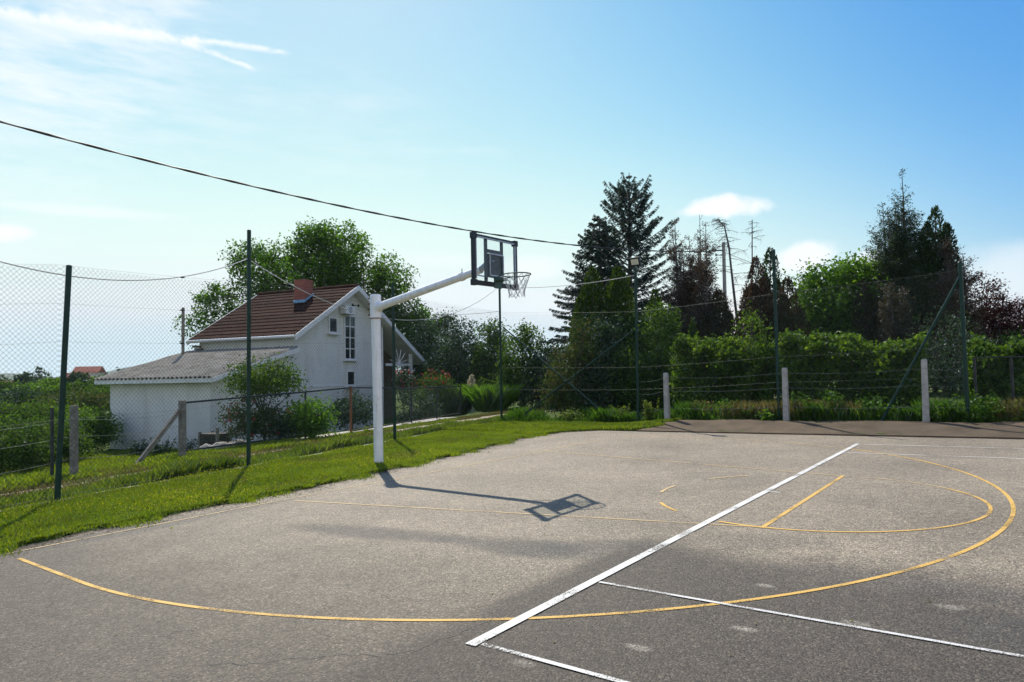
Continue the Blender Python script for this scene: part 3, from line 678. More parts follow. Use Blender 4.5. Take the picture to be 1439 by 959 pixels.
# ------------------------------------------------------------------ low garden fence, timber posts, cables
def gpt(px, py, ptop): b = at(px, py); b[2] = hz1(b[0], b[1]); return b, pos(px, ptop, b[1])
def garden_fence():
    defs = [(260, 640, 566, .022), (429, 619, 551, .02), (493, 611, 545, .032), (578, 597, 546, .018), (614, 591, 544, .022), (647, 585, 543, .026)]
    pts = [gpt(a, b, c) for a, b, c, r in defs]
    g = thing('garden_fence', 'low black metal mesh fence with gate before the white house', 'fence', pts[2][0])
    for i, ((b, t), d) in enumerate(zip(pts, defs)):
        o = build('post', MB().tube([b-np.array([0, 0, .1]), t+np.array([0, 0, .04 if i == 2 else 0])], d[3]+.006, 10), M['rust'] if i == 2 else M['darkmetal'], g)
        if i == 2: o['label'] = 'rusty thicker gate post'
    for i in range(len(pts)-1):
        (b0, t0), (b1, t1) = pts[i], pts[i+1]
        build('rail', MB().tube([t0, t1], .026, 6), M['darkmetal'], g)
        lo = np.array([0, 0, .10 if i > 1 else .14])
        if i not in (1,): build('rail', MB().tube([b0+lo, b1+lo], .022, 6), M['darkmetal'], g)
        mesh_panel('mesh_panel', b0, b1, t0[2]-b0[2], t1[2]-b1[2], g, .06, .0014, .05)
garden_fence()
def timber(name, label, cat, px, py, ptop, w, mat, strut=None):
    b, t = gpt(px, py, ptop); g = thing(name, label, cat, b)
    u = np.array([FT[0], FT[1], 0]); v = np.array([FN[0], FN[1], 0]); c = (b+t)/2
    build('post', MB().prism([b-u*w-v*w-np.array([0, 0, .1]), b+u*w-v*w-np.array([0, 0, .1]), b+u*w*1.05+v*w-np.array([0, 0, .1]), b-u*w+v*w*.95-np.array([0, 0, .1])], t-b+np.array([0, 0, .1])), mat, g)
    if strut:
        e = at(*strut); e[2] = hz1(e[0], e[1])-.03; s = t-np.array([0, 0, .14])
        d = unit(e-s); a = unit(np.cross(d, [0, 0, 1])); bb = np.cross(d, a)
        build('strut', MB().prism([s+a*.04-bb*.04, s+a*.04+bb*.04, s-a*.04+bb*.04, s-a*.04-bb*.04], e-s), mat, g)
timber('timber_post', 'grey weathered timber gate post propped by a diagonal strut', 'post', 256, 646, 563, .055, M['oldwood'], (190, 654))
timber('timber_post', 'lone grey weathered timber post on the lawn left of the house', 'post', 104, 674, 570, .05, M['oldwood'])
timber('metal_post', 'thin black metal post beside the lone timber post', 'post', 73, 680, 573, .022, M['darkmetal'])
def low_wires():
    A, B = at(104, 674), at(256, 646); A0 = A+(A-B)*1.4
    o = MB()
    for h in (.35, .75, 1.05):
        for p, q in ((A0, A), (A, B)):
            o.tube([np.array([*(p+(q-p)*t)[:2], hz1(*(p+(q-p)*t)[:2])+h-.08*math.sin(math.pi*t)]) for t in np.linspace(0, 1, 8)], .003, 4)
    tag(build('fence_wire', o, M['wire']), 'thin sagging wire strands strung between the timber posts', 'wire')
low_wires()
def cat(p, q, sag, n=30): return [np.asarray(p)+(np.asarray(q)-np.asarray(p))*t-np.array([0, 0, 4*sag*t*(1-t)]) for t in np.linspace(0, 1, n+1)]
UP_ = pos(1018, 440, 34.0); UPX = UP_[:2]; UPT = pos(1017, 349, 34.0)
def cables():
    s = pos(-260, 98, 12.0)
    pts = cat(s, UPT-np.array([0, 0, .12]), 1.05, 90); mb = MB()
    mb.tube(pts, .019, 7)
    for k in range(2):
        tw = [p+.019*np.array([math.cos(i*1.1+k*math.pi), math.sin(i*1.1+k*math.pi)*.4, math.sin(i*1.1+k*math.pi)]) for i, p in enumerate(pts)]
        mb.tube(tw, .015, 5)
    tag(build('overhead_cable', mb, M['cable'], smooth=True), 'thick black twisted overhead cable crossing the sky above the hoop', 'cable')
    # pale lighting cable hung from post to post
    p2, p4, p5 = pos(348, 364, 12.66), pos(700, 404, 22.1), P5[1]-np.array([0, 0, .2])
    p0 = pos(-75, 345, 8.2)
    mb = MB()
    mb.tube(cat(p0, p2, .42), .0085, 6); mb.tube(cat(p2, p4, 1.12), .0085, 6); mb.tube(cat(p4, p5, .13), .0085, 6)
    tag(build('lighting_cable', mb, M['rope'], smooth=True), 'pale grey cable sagging from fence post to fence post', 'cable')
cables()
def utility_pole():
    b = np.array([UPX[0], UPX[1], hz1(*UPX)]); g = thing('utility_pole', 'grey utility pole standing behind the dead brown conifers', 'utility pole', b)
    build('pole', MB().tube([b, UPT+np.array([0, 0, .3])], [.11, .085], 12), M['concrete'], g)
    mb = MB(); t = UPT
    for dz in (-.1, -.35): mb.tube([t+np.array([-.42, 0, dz]), t+np.array([.1, 0, dz])], .022, 6); mb.tube([t+np.array([-.4, 0, dz-.05]), t+np.array([-.4, 0, dz+.08])], .04, 8)
    build('insulator', mb, M['darkmetal'], g)
    e = pos(1560, 540, 30.0)
    mb = MB().tube(cat(UPT-np.array([0, 0, .2]), pos(1300, 440, 40), .3), .012, 5)
    tag(build('service_wire', mb, M['cable']), 'thin dark wire running right from the utility pole', 'wire')
utility_pole()

# ------------------------------------------------------------------ white house
HC = np.array([-8.3, 26.0]); HU = unit([5.2, -2.3]); HV = np.array([-HU[1], HU[0]])
def hp(u, v, z): q = HC+HU*u+HV*v; return np.array([q[0], q[1], z])
U3 = np.array([HU[0], HU[1], 0]); V3 = np.array([HV[0], HV[1], 0]); Z3 = np.array([0, 0, 1.])
def ong(px, py, off): # pixel onto a plane parallel to the gable
    d = ray(px, py); o = HC+HU*off; t = (o@HU)/(d[:2]@HU); p = CAM+d*t; q = p[:2]-HC; return q@HV, p[2]
def tilemat():
    mt, nt, out = newmat('brown_roof_tile'); b = N(nt, 'ShaderNodeBsdfPrincipled', Roughness=.95); b.inputs['Specular IOR Level'].default_value = .08; co = worldco(nt)
    g = nt.nodes.new('ShaderNodeNewGeometry')
    c = ramp(nt, noise(nt, co, 3.5, 5, .65), [(.3, (.026, .011, .008)), (.5, (.042, .017, .012)), (.7, (.060, .027, .019))])
    nt.links.new(mixc(nt, 1, c, ramp(nt, g.outputs['Random Per Island'], [(0, .8), (1, 1.2)]), 'MULTIPLY'), b.inputs['Base Color']); nt.links.new(b.outputs[0], out.inputs[0]); return mt
def tiles(u0, u1, v0, z0, v1, z1, row=.33, colw=.21):
    """courses of pantiles from the eave (v0,z0) up to the ridge (v1,z1)"""
    a, b = np.array([v0, z0]), np.array([v1, z1]); L = np.linalg.norm(b-a); t = (b-a)/L; nn = np.array([-t[1], t[0]]); nn = nn*np.sign(nn[1]); n = int(L/row)+1; mb = MB()
    us = np.arange(u0, u1+1e-6, colw/6)
    for i in range(n):
        s0, s1 = L*i/n, L*(i+1)/n+.03
        rows = []
        for s, h in ((s0, .0), (s0, .044), (min(s1, L), .016)):
            r = []
            for u in us:
                wv = .018*(abs(math.sin(math.pi*(u-u0)/colw))**.8); q = a+t*s+nn*(h+(wv if h > 0 else 0)); r.append(hp(u, q[0], q[1]))
            rows.append(r)
        mb.grid(rows)
    return mb
def house():
    z0 = -1.05; ze, vr, zr = 3.27, 3.93, 5.56; sl = (zr-ze)/vr; LEN = 5.7; vw = 6.4; vb = 9.55
    zroof = lambda v: zr-abs(v-vr)*sl
    g = thing('house', 'white gabled house with brown tiled roof and lean-to annex beyond the fence', 'house', hp(-3, 2, -.8))
    wp = -.42
    w = build('wall', MB().prism([hp(wp, 0.3, z0), hp(wp, vw, z0), hp(wp, vw, zroof(vw)-.14), hp(wp, vr, zr-.16), hp(wp, .3, zroof(.3)-.12)], -U3*(LEN-.7)), M['stucco'], g)
    build('plinth_band', MB().box((hp(wp+.012, .3, 1.18)+hp(wp+.012, vw, 1.3))/2, V3*(vw-.3)/2, Z3*.035, U3*.012), M['trimwhite'], w)
    tm = tilemat()
    rf = build('roof', tiles(-LEN, 0, -.02, ze-.02, vr, zr), tm, g, fixn=False)
    build('rear_slope', tiles(-LEN, 0, vb, zroof(vb), vr, zr), tm, rf, fixn=False)
    build('roof_deck', MB().prism([hp(0, -.0, ze-.05), hp(0, vr, zr-.04), hp(0, vb, zroof(vb)-.04), hp(0, vb, zroof(vb)-.12), hp(0, vr, zr-.13), hp(0, 0, ze-.13)], -U3*LEN), M['trimwhite'], rf)
    rd = MB(); rd.tube([hp(-LEN-.02, vr, zr+.02), hp(.02, vr, zr+.02)], .10, 10)
    build('ridge', rd, tm, rf)
    for u in (.022, -LEN-.022):
        for v_a, v_b in ((-.05, vr), (vb+.05, vr)):
            A, B = hp(u, v_a, zroof(v_a)+.03), hp(u, v_b, zr+.05); build('barge_board', MB().prism([A, B, B-Z3*.22, A-Z3*.22], U3*.03*(1 if u > 0 else -1)), M['trimwhite'], rf)
    build('gutter', MB().tube([hp(-LEN, -.08, ze-.06), hp(0, -.08, ze-.06)], .05, 8), M['trimwhite'], rf)
    # chimney on the front slope
    cv = vr-.95; p = hp(-2.2, cv, 0); zc = pos(427, 394, p[1])[2]; zb = zroof(cv)-.3
    mt, nt, out = newmat('red_brick'); b = N(nt, 'ShaderNodeBsdfPrincipled', Roughness=.85); bt = N(nt, 'ShaderNodeTexBrick', Scale=1.0); co = nt.nodes.new('ShaderNodeTexCoord')
    for k, v in (('Color1', (.26, .06, .035, 1)), ('Color2', (.34, .085, .05, 1)), ('Mortar', (.24, .16, .13, 1)), ('Brick Width', .24), ('Row Height', .075), ('Mortar Size', .008)): bt.inputs[k].default_value = v
    mp = nt.nodes.new('ShaderNodeMapping'); mp.inputs['Rotation'].default_value = (math.pi/2, 0, 0); nt.links.new(co.outputs['Object'], mp.inputs[0]); nt.links.new(mp.outputs[0], bt.inputs['Vector']); nt.links.new(bt.outputs['Color'], b.inputs['Base Color']); nt.links.new(b.outputs[0], out.inputs[0])
    c3 = p+Z3*((zc+zb)/2)
    ch = build('chimney', MB().box(c3, U3*.29, V3*.26, Z3*(zc-zb)/2), mt, rf)
    build('cap', MB().box(p+Z3*(zc-.02), U3*.36, V3*.31, Z3*.04), mt, ch) if 0 else None
    zf = zroof(cv-.3)
    build('flashing', MB().prism([p-U3*.31-V3*.30+Z3*(zf-.05), p-U3*.31+V3*.30+Z3*(zf+.28), p-U3*.31+V3*.30+Z3*(zf+.50), p-U3*.31-V3*.30+Z3*(zf+.14)], U3*.62), plain('blue_flashing', (.16, .36, .55), (.22, .42, .6), 8, .5), rf)
    # gable openings, located on the wall plane
    def rect(px0, px1, py0, py1, off=wp):
        v0, za = ong(px0, py0, off); v1, _ = ong(px1, py0, off); _, zb_ = ong((px0+px1)/2, py1, off); return v0, v1, zb_, za
    def window(px0, px1, py0, py1, nx, ny, fw_=.055, label=None):
        v0, v1, za, zb_ = rect(px0, px1, py0, py1); c = (hp(wp, v0, za)+hp(wp, v1, zb_))/2; hv, hz__ = (v1-v0)/2, (zb_-za)/2
        fr = MB(); O = U3*.035
        for s in (-1, 1): fr.box(c+V3*s*(hv-fw_/2)+O, V3*fw_/2, Z3*hz__, U3*.03); fr.box(c+Z3*s*(hz__-fw_/2)+O*1.02, V3*(hv-fw_), Z3*fw_/2, U3*.03)
        for i in range(1, nx): fr.box(c+V3*(-hv+2*hv*i/nx)+O, V3*.02, Z3*(hz__-fw_), U3*.022)
        for i in range(1, ny): fr.box(c+Z3*(-hz__+2*hz__*i/ny)+O*1.05, V3*(hv-fw_), Z3*.022, U3*.024)
        o = build('window', fr, M['trimwhite'], g)
        if label: o['label'] = label
        build('pane', MB().box(c+U3*.012, V3*(hv-.01), Z3*(hz__-.01), U3*.008), M['pane'], o)
        build('sill', MB().box(c-Z3*(hz__+.03)+U3*.07, V3*(hv+.06), Z3*.025, U3*.08), M['trimwhite'], o)
    window(482.5, 498.5, 443, 506, 2, 4, label='tall narrow window of small panes')
    window(460.5, 473.5, 445, 469, 1, 1, .07, label='small square window')
    window(486, 498, 521, 545, 1, 1, .06, label='small lower window')
    v0, v1, za, zb_ = rect(476, 490, 430, 442)
    ac = build('air_conditioner', MB().box((hp(wp, v0, za)+hp(wp, v1, zb_))/2+U3*.2, V3*(v1-v0)/2, Z3*(zb_-za)/2, U3*.16), M['trimwhite'], g)
    cc_ = (hp(wp, v0, za)+hp(wp, v1, zb_))/2+U3*.363; build('grille', MB().tube([cc_-U3*.001, cc_+U3*.008], min(v1-v0, zb_-za)/2*.8, 16), M['steelgrey'], ac)
    v, z = ong(494, 430, wp); q = hp(wp, v, z)
    build('wire_bracket', MB().tube([q, q+U3*.25], .02, 6).tube([q+U3*.22-V3*.22, q+U3*.22+V3*.22], .016, 6).tube([q+U3*.22-V3*.2-Z3*.05, q+U3*.22-V3*.2+Z3*.06], .04, 8).tube([q+U3*.22+V3*.2-Z3*.05, q+U3*.22+V3*.2+Z3*.06], .04, 8), M['black'], g)
    # porch under the long rear slope
    pv, zb2 = ong(577, 513, -.25); zt2 = zroof(pv)-.2
    po = MB(); po.box((hp(-.25, pv, -1)+hp(-.25, pv, zt2))/2, U3*.07, V3*.07, Z3*(zt2+1)/2)
    pp = build('porch_post', po, M['trimwhite'], g)
    build('porch_beam', MB().box((hp(-.25, vw, zb2)+hp(-.25, pv-.08, zb2))/2, V3*(pv-.08-vw)/2, Z3*.06, U3*.05), M['trimwhite'], g)
    fan = MB(); c = hp(-.25, (vw+pv)/2, zb2+.06)
    for a in np.linspace(.25, math.pi-.25, 6):
        e = c+V3*math.cos(a)*.75+Z3*math.sin(a)*.7
        ev = (e[:2]-HC)@HV
        if e[2] > zroof(ev)-.2: e[2] = zroof(ev)-.2
        fan.tube([c, e], .022, 6)
    build('porch_fan', fan, M['trimwhite'], g)
    build('porch_back_wall', MB().prism([hp(-1.6, vw, z0), hp(-1.6, vb-.35, z0), hp(-1.6, vb-.35, zroof(vb-.35)-.16), hp(-1.6, vw, zroof(vw)-.16)], -U3*.12), plain('porch_brown', (.10, .075, .055), (.14, .10, .075), 4, .8), g)
    v, z = ong(487, 552, wp); 
    build('drain_pipe', MB().tube([hp(wp+.05, vw-.15, z0), hp(wp+.05, vw-.15, zroof(vw)-.25)], .04, 8), M['trimwhite'], g)
    # annex
    W = 4.08; zea, zta = 1.66, 2.78; s0 = -5.45
    sla = (zta-zea)/W
    aw = build('annex_wall', MB().prism([hp(-.32, -W+.32, z0), hp(-.32, .29, z0), hp(-.32, .29, zta-.08), hp(-.32, -W+.32, zea+.32*sla-.1)], U3*(s0+.5)), M['stucco'], g)
    # corrugated sheets: wave along the eave
    us = np.arange(s0-.25, .16, .21/8); P = []
    for k, (v, z) in enumerate([(-W-.06+(W+.04)*t, zea-.016+(zta-zea)*t) for t in np.linspace(0, 1, 9)]):
        P.append([hp(u, v, z+.042*math.sin(2*math.pi*u/.21)+.04+(.02 if k in (3, 6) else 0)) for u in us])
    cr_ = plain('fibre_cement_sheet', (.19, .175, .145), (.31, .29, .245), 2.6, .95, 0, .4, 30, .1)
    ar = build('annex_roof', MB().grid(P), cr_, g, smooth=True)
    build('fascia', MB().box((hp(s0-.2, -W+.0, zea-.08)+hp(.12, -W+.0, zea-.08))/2, U3*(.32-s0)/2, V3*.02, Z3*.07), M['trimwhite'], ar)
    for u in (.13, s0-.22): build('verge_board', MB().prism([hp(u, -W, zea-.0), hp(u, .05, zta-.0), hp(u, .05, zta-.17), hp(u, -W, zea-.15)], U3*.03), M['trimwhite'], ar)
    build('soffit', MB().prism([hp(.12, -W+.02, zea-.14), hp(.12, .05, zta-.15), hp(.12, .05, zta-.17), hp(.12, -W+.02, zea-.16)], U3*(s0-.3)), M['trimwhite'], ar)
    pv_ = hp(-5.15, -.75, 0); zt_ = pos(284, 432, pv_[1])[2]; zb3 = zea+(W-.75)*sla-.1
    build('vent_pipe', MB().tube([pv_+Z3*zb3, pv_+Z3*zt_], .06, 10), M['oldwood'], g)
    # dark eave brackets at the far end of the front wall
    mb = MB()
    for k in range(3): mb.box(hp(-LEN+.35+.12*k, .1, ze-.28-.12*k), U3*.05, V3*.2, Z3*.05)
    build('eave_bracket', mb, M['oldwood'], g)
    q = hp(wp+.25, ong(494, 430, wp)[0], ong(494, 430, wp)[1])
    tag(build('house_wire', MB().tube(cat(q, pos(700, 438, 22.1), .25), .006, 5), M['cable']), 'thin dark wire running from the house gable towards the corner post', 'wire')
house()
def yard_bits():
    p = pos(302, 607, 20.6); p[2] = hz1(p[0], p[1])
    g = thing('storage_box', 'dark wooden box standing against the annex wall', 'box', p)
    mb = MB(); 
    for k in range(5): mb.box(p+Z3*(.08+.13*k), U3*.38, V3*.26, Z3*.055)
    build('slats', mb, plain('dark_planks', (.035, .028, .022), (.06, .05, .04), 8, .8), g)
    for sx in (-1, 1):
        for sy in (-1, 1): build('corner_post', MB().box(p+U3*.36*sx+V3*.24*sy+Z3*.35, U3*.035, V3*.035, Z3*(.36+.14*(sx > 0))), M['oldwood'], g)
    a, b = at(282, 628), at(345, 622); a[2] = hz1(a[0], a[1])+.13; b[2] = hz1(b[0], b[1])+.13
    t = [a+(b-a)*k for k in np.linspace(0, 1, 9)]; t = [q+np.array([0, 0, .03*math.sin(i*2.1)]) for i, q in enumerate(t)]
    tag(build('log', MB().tube(t, [.10, .14, .12, .15, .12, .13, .11, .12, .09], 10), plain('bleached_wood', (.34, .31, .27), (.5, .47, .42), 7, .9, 0, .6, 30)), 'bleached grey log lying on the lawn behind the garden fence', 'log')
    # brown chalet mostly outside the frame on the right
    q = pos(1450, 520, 34.); q[2] = hz1(q[0], q[1]); g = thing('chalet', 'dark brown house corner at the right edge behind the trees', 'house', q)
    br = plain('dark_boards', (.05, .022, .014), (.09, .042, .026), 5, .8); A = pos(1434, 400, 34.); T = pos(1439, 362, 34.)
    Yr = np.array([.66, .75, 0]); Xr = np.array([.75, -.66, 0])
    b0 = np.array([A[0], A[1], q[2]]); zl = pos(1434, 452, 34.)[2]
    build('wall', MB().prism([b0+Xr*.35, b0+Xr*6, b0+Xr*6+Z3*(zl-q[2]), b0+Xr*3.2+Z3*(T[2]-q[2]+2.6), b0+Xr*.35+Z3*(zl-q[2]+.3)], Yr*7), br, g)
    def slope(x0, x1, z0, z1): return MB().prism([b0+Xr*x0+Z3*z0-Yr*.4, b0+Xr*x1+Z3*z1-Yr*.4, b0+Xr*x1+Z3*(z1-.2)-Yr*.4, b0+Xr*x0+Z3*(z0-.2)-Yr*.4], Yr*8)
    h = zl-q[2]; build('roof', slope(-.02, 3.2, h-.1, T[2]-q[2]+2.8), br, g); build('roof', slope(6.4, 3.2, h-.1, T[2]-q[2]+2.8), br, g)
    build('barge_board', MB().prism([b0-Xr*.03+Z3*(h-.1)-Yr*.43, b0+Xr*3.2+Z3*(T[2]-q[2]+2.85)-Yr*.43, b0+Xr*3.2+Z3*(T[2]-q[2]+2.55)-Yr*.43, b0-Xr*.03+Z3*(h-.4)-Yr*.43], Yr*.02), plain('tan_board', (.3, .2, .13)), g)
yard_bits()
#PART3
# ------------------------------------------------------------------ foliage makers
def rand_unit(n):
    v = rng.normal(size=(n, 3)); return v/np.linalg.norm(v, axis=1, keepdims=True)
def leafquads(P, size, A=None, aspect=.5, up=.0, spread=1.0):
    n = len(P); R = rand_unit(n)
    A = R if A is None else A+R*spread
    A = A/np.linalg.norm(A, axis=1, keepdims=True)
    Q = rand_unit(n); Q[:, 2] += up; Nn = Q-(Q*A).sum(1, keepdims=True)*A; Nn /= np.linalg.norm(Nn, axis=1, keepdims=True)+1e-9
    W = np.cross(A, Nn); s = np.asarray(size).reshape(-1, 1)*np.ones((n, 1))
    V = np.stack([P-A*s*.5, P+W*s*aspect*.5-A*s*.05+Nn*s*.08, P+A*s*.5, P-W*s*aspect*.5-A*s*.05+Nn*s*.08], 1).reshape(-1, 3)
    return V, np.arange(4*n).reshape(n, 4)
def crown(name, parts, mat, parent):
    V = np.concatenate([p[0] for p in parts]); F = []; o = 0
    for p in parts: F.append(p[1]+o); o += len(p[0])
    return npmesh(name, V, np.concatenate(F), mat, parent)
def bez(p, q, bend=.15, n=5):
    p, q = np.asarray(p, float), np.asarray(q, float); L = np.linalg.norm(q-p); o = rng.normal(size=3)*bend*L; o[2] = abs(o[2])*.6
    return [p+(q-p)*t+o*4*t*(1-t)*.5 for t in np.linspace(0, 1, n)]
def clump_points(blobs, n, shell=.6):
    w = np.array([(b[1]*b[2]*b[3])**(2/3) for b in blobs]); k = rng.choice(len(blobs), n, p=w/w.sum())
    d = rand_unit(n); r = (shell+(1-shell)*rng.random(n)**.7)*rng.uniform(.85, 1.08, n)
    return np.array([np.array(blobs[i][0])+d[j]*np.array(blobs[i][1:4])*r[j] for j, i in enumerate(k)])
def broadleaf(name, label, cat_, base, blobs, mat, nclump, per, leaf, crad=.4, trunk=.2, fork=None, limbs=14, aspect=.55, shell=.5, bark='bark', group=None, flat=.75):
    base = np.array(base, float); base[2] = hz1(base[0], base[1]) if base[2] == 0 else base[2]
    g = thing(name, label, cat_, base, group)
    C = clump_points(blobs, nclump, shell); C = C[C[:, 2] > base[2]+.15]
    cen = np.mean([b[0] for b in blobs], 0); fork = fork if fork is not None else base+(cen-base)*.45
    tb = MB(); tb.tube(bez(base-np.array([0, 0, .2]), fork, .04, 6), np.linspace(trunk, trunk*.7, 6), 10)
    for c in C[rng.choice(len(C), min(limbs, len(C)), replace=False)]:
        tb.tube(bez(fork, c, .18, 6), np.linspace(trunk*.45, .012, 6), 6)
    for c in C[rng.choice(len(C), min(limbs*3, len(C)), replace=False)]:
        m_ = cen+(c-cen)*.45+rng.normal(size=3)*.1; tb.tube(bez(m_, c, .2, 4), np.linspace(max(trunk*.12, .012), .006, 4), 4)
    build('trunk', tb, M[bark], g, fixn=False, smooth=True)
    n = len(C)*per; cs = crad*rng.uniform(.5, 1.35, len(C)); idx = np.repeat(np.arange(len(C)), per)
    off = rng.normal(size=(n, 3))*np.array([1, 1, flat]); off *= np.minimum(1, 1.9/np.linalg.norm(off, axis=1, keepdims=True))
    P = C[idx]+off*cs[idx][:, None]*.62
    out = unit_rows(P-cen)*.5+np.array([0, 0, -.25])
    crown('crown', [leafquads(P, leaf*rng.uniform(.6, 1.25, n), out, aspect, .9)], M[mat], g)
    return g
def unit_rows(v): return v/(np.linalg.norm(v, axis=1, keepdims=True)+1e-9)
def blob(px, py, Y, rx, ry, rd=None):
    """a crown lobe given where it shows and its half sizes in photo pixels"""
    c = pos(px, py, Y); return (c, wpx(rx, Y), wpx(rd if rd else rx, Y), wpx(ry, Y))
def gbase(px, Y): p = pos(px, 560, Y); p[2] = 0; return p
def spruce(label, px, Y, ptop, rad, mat='spruce', zlow=.4, rise=.35, gap=.42, droop=.5, dens=1.0, open_=.0):
    base = gbase(px, Y); base[2] = hz1(base[0], base[1]); top = pos(px, ptop, Y); H = top[2]-base[2]
    g = thing('spruce_tree', label, 'conifer', base)
    tb = MB(); tb.tube([base-np.array([0, 0, .2]), base+(top-base)*.5+np.array([.05, 0, 0]), top], [.19, .11, .015], 10)
    V = []; z = zlow
    while z < H-.15:
        t = z/H; R = rad(t); nb = int(6+3*rng.random()) if t < .9 else 5; a0 = rng.random()*6.28
        for k in range(nb):
            az = a0+2*math.pi*(k+.4*rng.random())/nb; L = R*(rng.uniform(.55, 1.15) if rng.random() < .35 else rng.uniform(.85, 1.1))
            dr = np.array([math.cos(az), math.sin(az), 0]); st = base+(top-base)*min(.985, max(.03, t+rng.normal()*.012))
            rs = rise*(.35+1.25*t)*rng.uniform(.65, 1.3)*(1-.8*float(sm(.84, .97, t))); n = 7
            br = [st+dr*L*q+np.array([0, 0, L*(rs*q-droop*(1-t)*q*q*.9+.18*q**4)]) for q in np.linspace(0, 1, n)]
            tb.tube(br, np.linspace(.028, .004, n), 4, False)
            m_ = int(L/.05*dens)+4; q = np.sqrt(rng.random(m_))*.95+.05; xs = np.array([np.interp(q, np.linspace(0, 1, n), [b[i] for b in br]) for i in range(3)]).T
            sd_ = np.array([-dr[1], dr[0], 0]); side = rng.choice([-1, 1], m_)
            tw = .34*min(L, 1.5)*(1.05-q)*rng.uniform(.5, 1.1, m_)+.06
            for j in range(m_):                                   # hanging side twigs
                e = xs[j]+dr*tw[j]*.55+sd_*side[j]*tw[j]*.8+np.array([0, 0, -.35*tw[j]-.04*rng.random()])
                kk = max(3, int(tw[j]/.036)); s_ = rng.random(kk)[:, None]; pts = xs[j]+(e-xs[j])*s_; pts[:, 2] -= rng.random(kk)*.05
                V.append(np.concatenate([pts, np.repeat((e-xs[j])[None]/(np.linalg.norm(e-xs[j])+1e-6), kk, 0)], 1))
        z += gap*(.75+.5*rng.random())*(1.1-.45*t)
    build('trunk', tb, M['bark'], g, fixn=False)
    V = np.concatenate(V); n = len(V)
    crown('crown', [leafquads(V[:, :3], rng.uniform(.08, .16, n), V[:, 3:], .26, .4, .5)], M[mat], g); return g
def thuja(label, px, Y, ptop, R, mat='thuja', n=9000, leaf=.14, shape=1.6, lean=0, spires=5, name='thuja_tree', low=.05, aspect=.45, group=None, trunk=True):
    base = gbase(px, Y); base[2] = hz1(base[0], base[1]); top = pos(px+lean, ptop, Y); H = top[2]-base[2]
    g = thing(name, label, 'conifer', base, group); parts = []
    build('trunk', MB().tube([base-np.array([0, 0, .2]), top-np.array([0, 0, .3])], [.10, .015], 8), M['bark'], g, fixn=False)
    for k in range(spires):
        a = 2*math.pi*k/spires+rng.random(); rr = 0 if k == 0 else R*.45; h = H*(1 if k == 0 else rng.uniform(.72, .93)); r = R*(.8 if k == 0 else .6)
        m_ = n//spires; t = low+(1-low)*rng.random(m_)**.9; az = rng.random(m_)*6.28
        bump = 1+.22*np.sin(az*3+k*2+t*9)+.16*np.sin(az*5-t*23+k)
        rad = r*(1-t**shape)**.7*(.55+.45*t**.25)*bump*(.72+.30*rng.random(m_))+.04
        cx = math.cos(a)*rr*(1-t*.35); cy = math.sin(a)*rr*(1-t*.35)
        P = np.stack([base[0]+(top-base)[0]*t+cx+rad*np.cos(az), base[1]+cy+rad*np.sin(az), base[2]+h*t+.05*rng.normal(size=m_)], 1)
        A = np.stack([np.cos(az)*.6, np.sin(az)*.6, np.full(m_, 1.1)], 1)
        parts.append(leafquads(P, leaf*rng.uniform(.6, 1.3, m_), A, aspect, 0, .55))
    crown('crown', parts, M[mat], g); return g
def sparse_conifer(label, px, Y, ptop, R, mat='brown', stems=3, nb=70, leaf=.10, per=26, top_bare=.15, spread=.5, name='dead_conifer', cat_='conifer', mats2=None, rise=.75, pexp=.8, group=None):
    base = gbase(px, Y); base[2] = hz1(base[0], base[1]); top = pos(px, ptop, Y); H = top[2]-base[2]
    g = thing(name, label, cat_, base, group); tb = MB(); V, D = [], []
    for s in range(stems):
        h = H*(1 if s == 0 else rng.uniform(.78, .96)); off = np.array([rng.normal()*spread*R, rng.normal()*spread*R, 0])*(s > 0)
        T = base+off+np.array([.12*rng.normal(), 0, h]); st = [base+off*.35, base+off*.9+np.array([0, 0, h*.5]), T]
        tb.tube(st, [.09, .05, .01], 7)
        for k in range(nb):
            t = 1-(1-.08)*rng.random()**.75; t = min(t, .985); p = np.array([np.interp(t, [0, .5, 1], [q[i] for q in st]) for i in range(3)])
            L = R*(1-t)**pexp*rng.uniform(.55, 1.1)+.12; az = rng.random()*6.28; d = np.array([math.cos(az), math.sin(az), rise*rng.uniform(.6, 1.3)])
            e = p+d*L*.8; mid = (p+e)/2-np.array([0, 0, .06*L]); tb.tube([p, mid, e], [.012, .008, .003], 3, False)
            dn = 1.7*per*(.25 if t > 1-top_bare else 1)*(.3+1.2*rng.random()); m_ = int(dn*L/1.0)+2
            q = .15+.85*rng.random(m_)[:, None]; pts = p+(e-p)*q+rng.normal(size=(m_, 3))*.10*(.4+L*.5); V.append(pts); D.append(np.repeat(d[None], m_, 0)+np.array([0, 0, -.5]))
    build('trunk', tb, M['deadwood'], g, fixn=False)
    V = np.concatenate(V); crown('crown', [leafquads(V, leaf*.72*rng.uniform(.6, 1.4, len(V)), np.concatenate(D), .36, 0, .9)], M[mat], g); return g
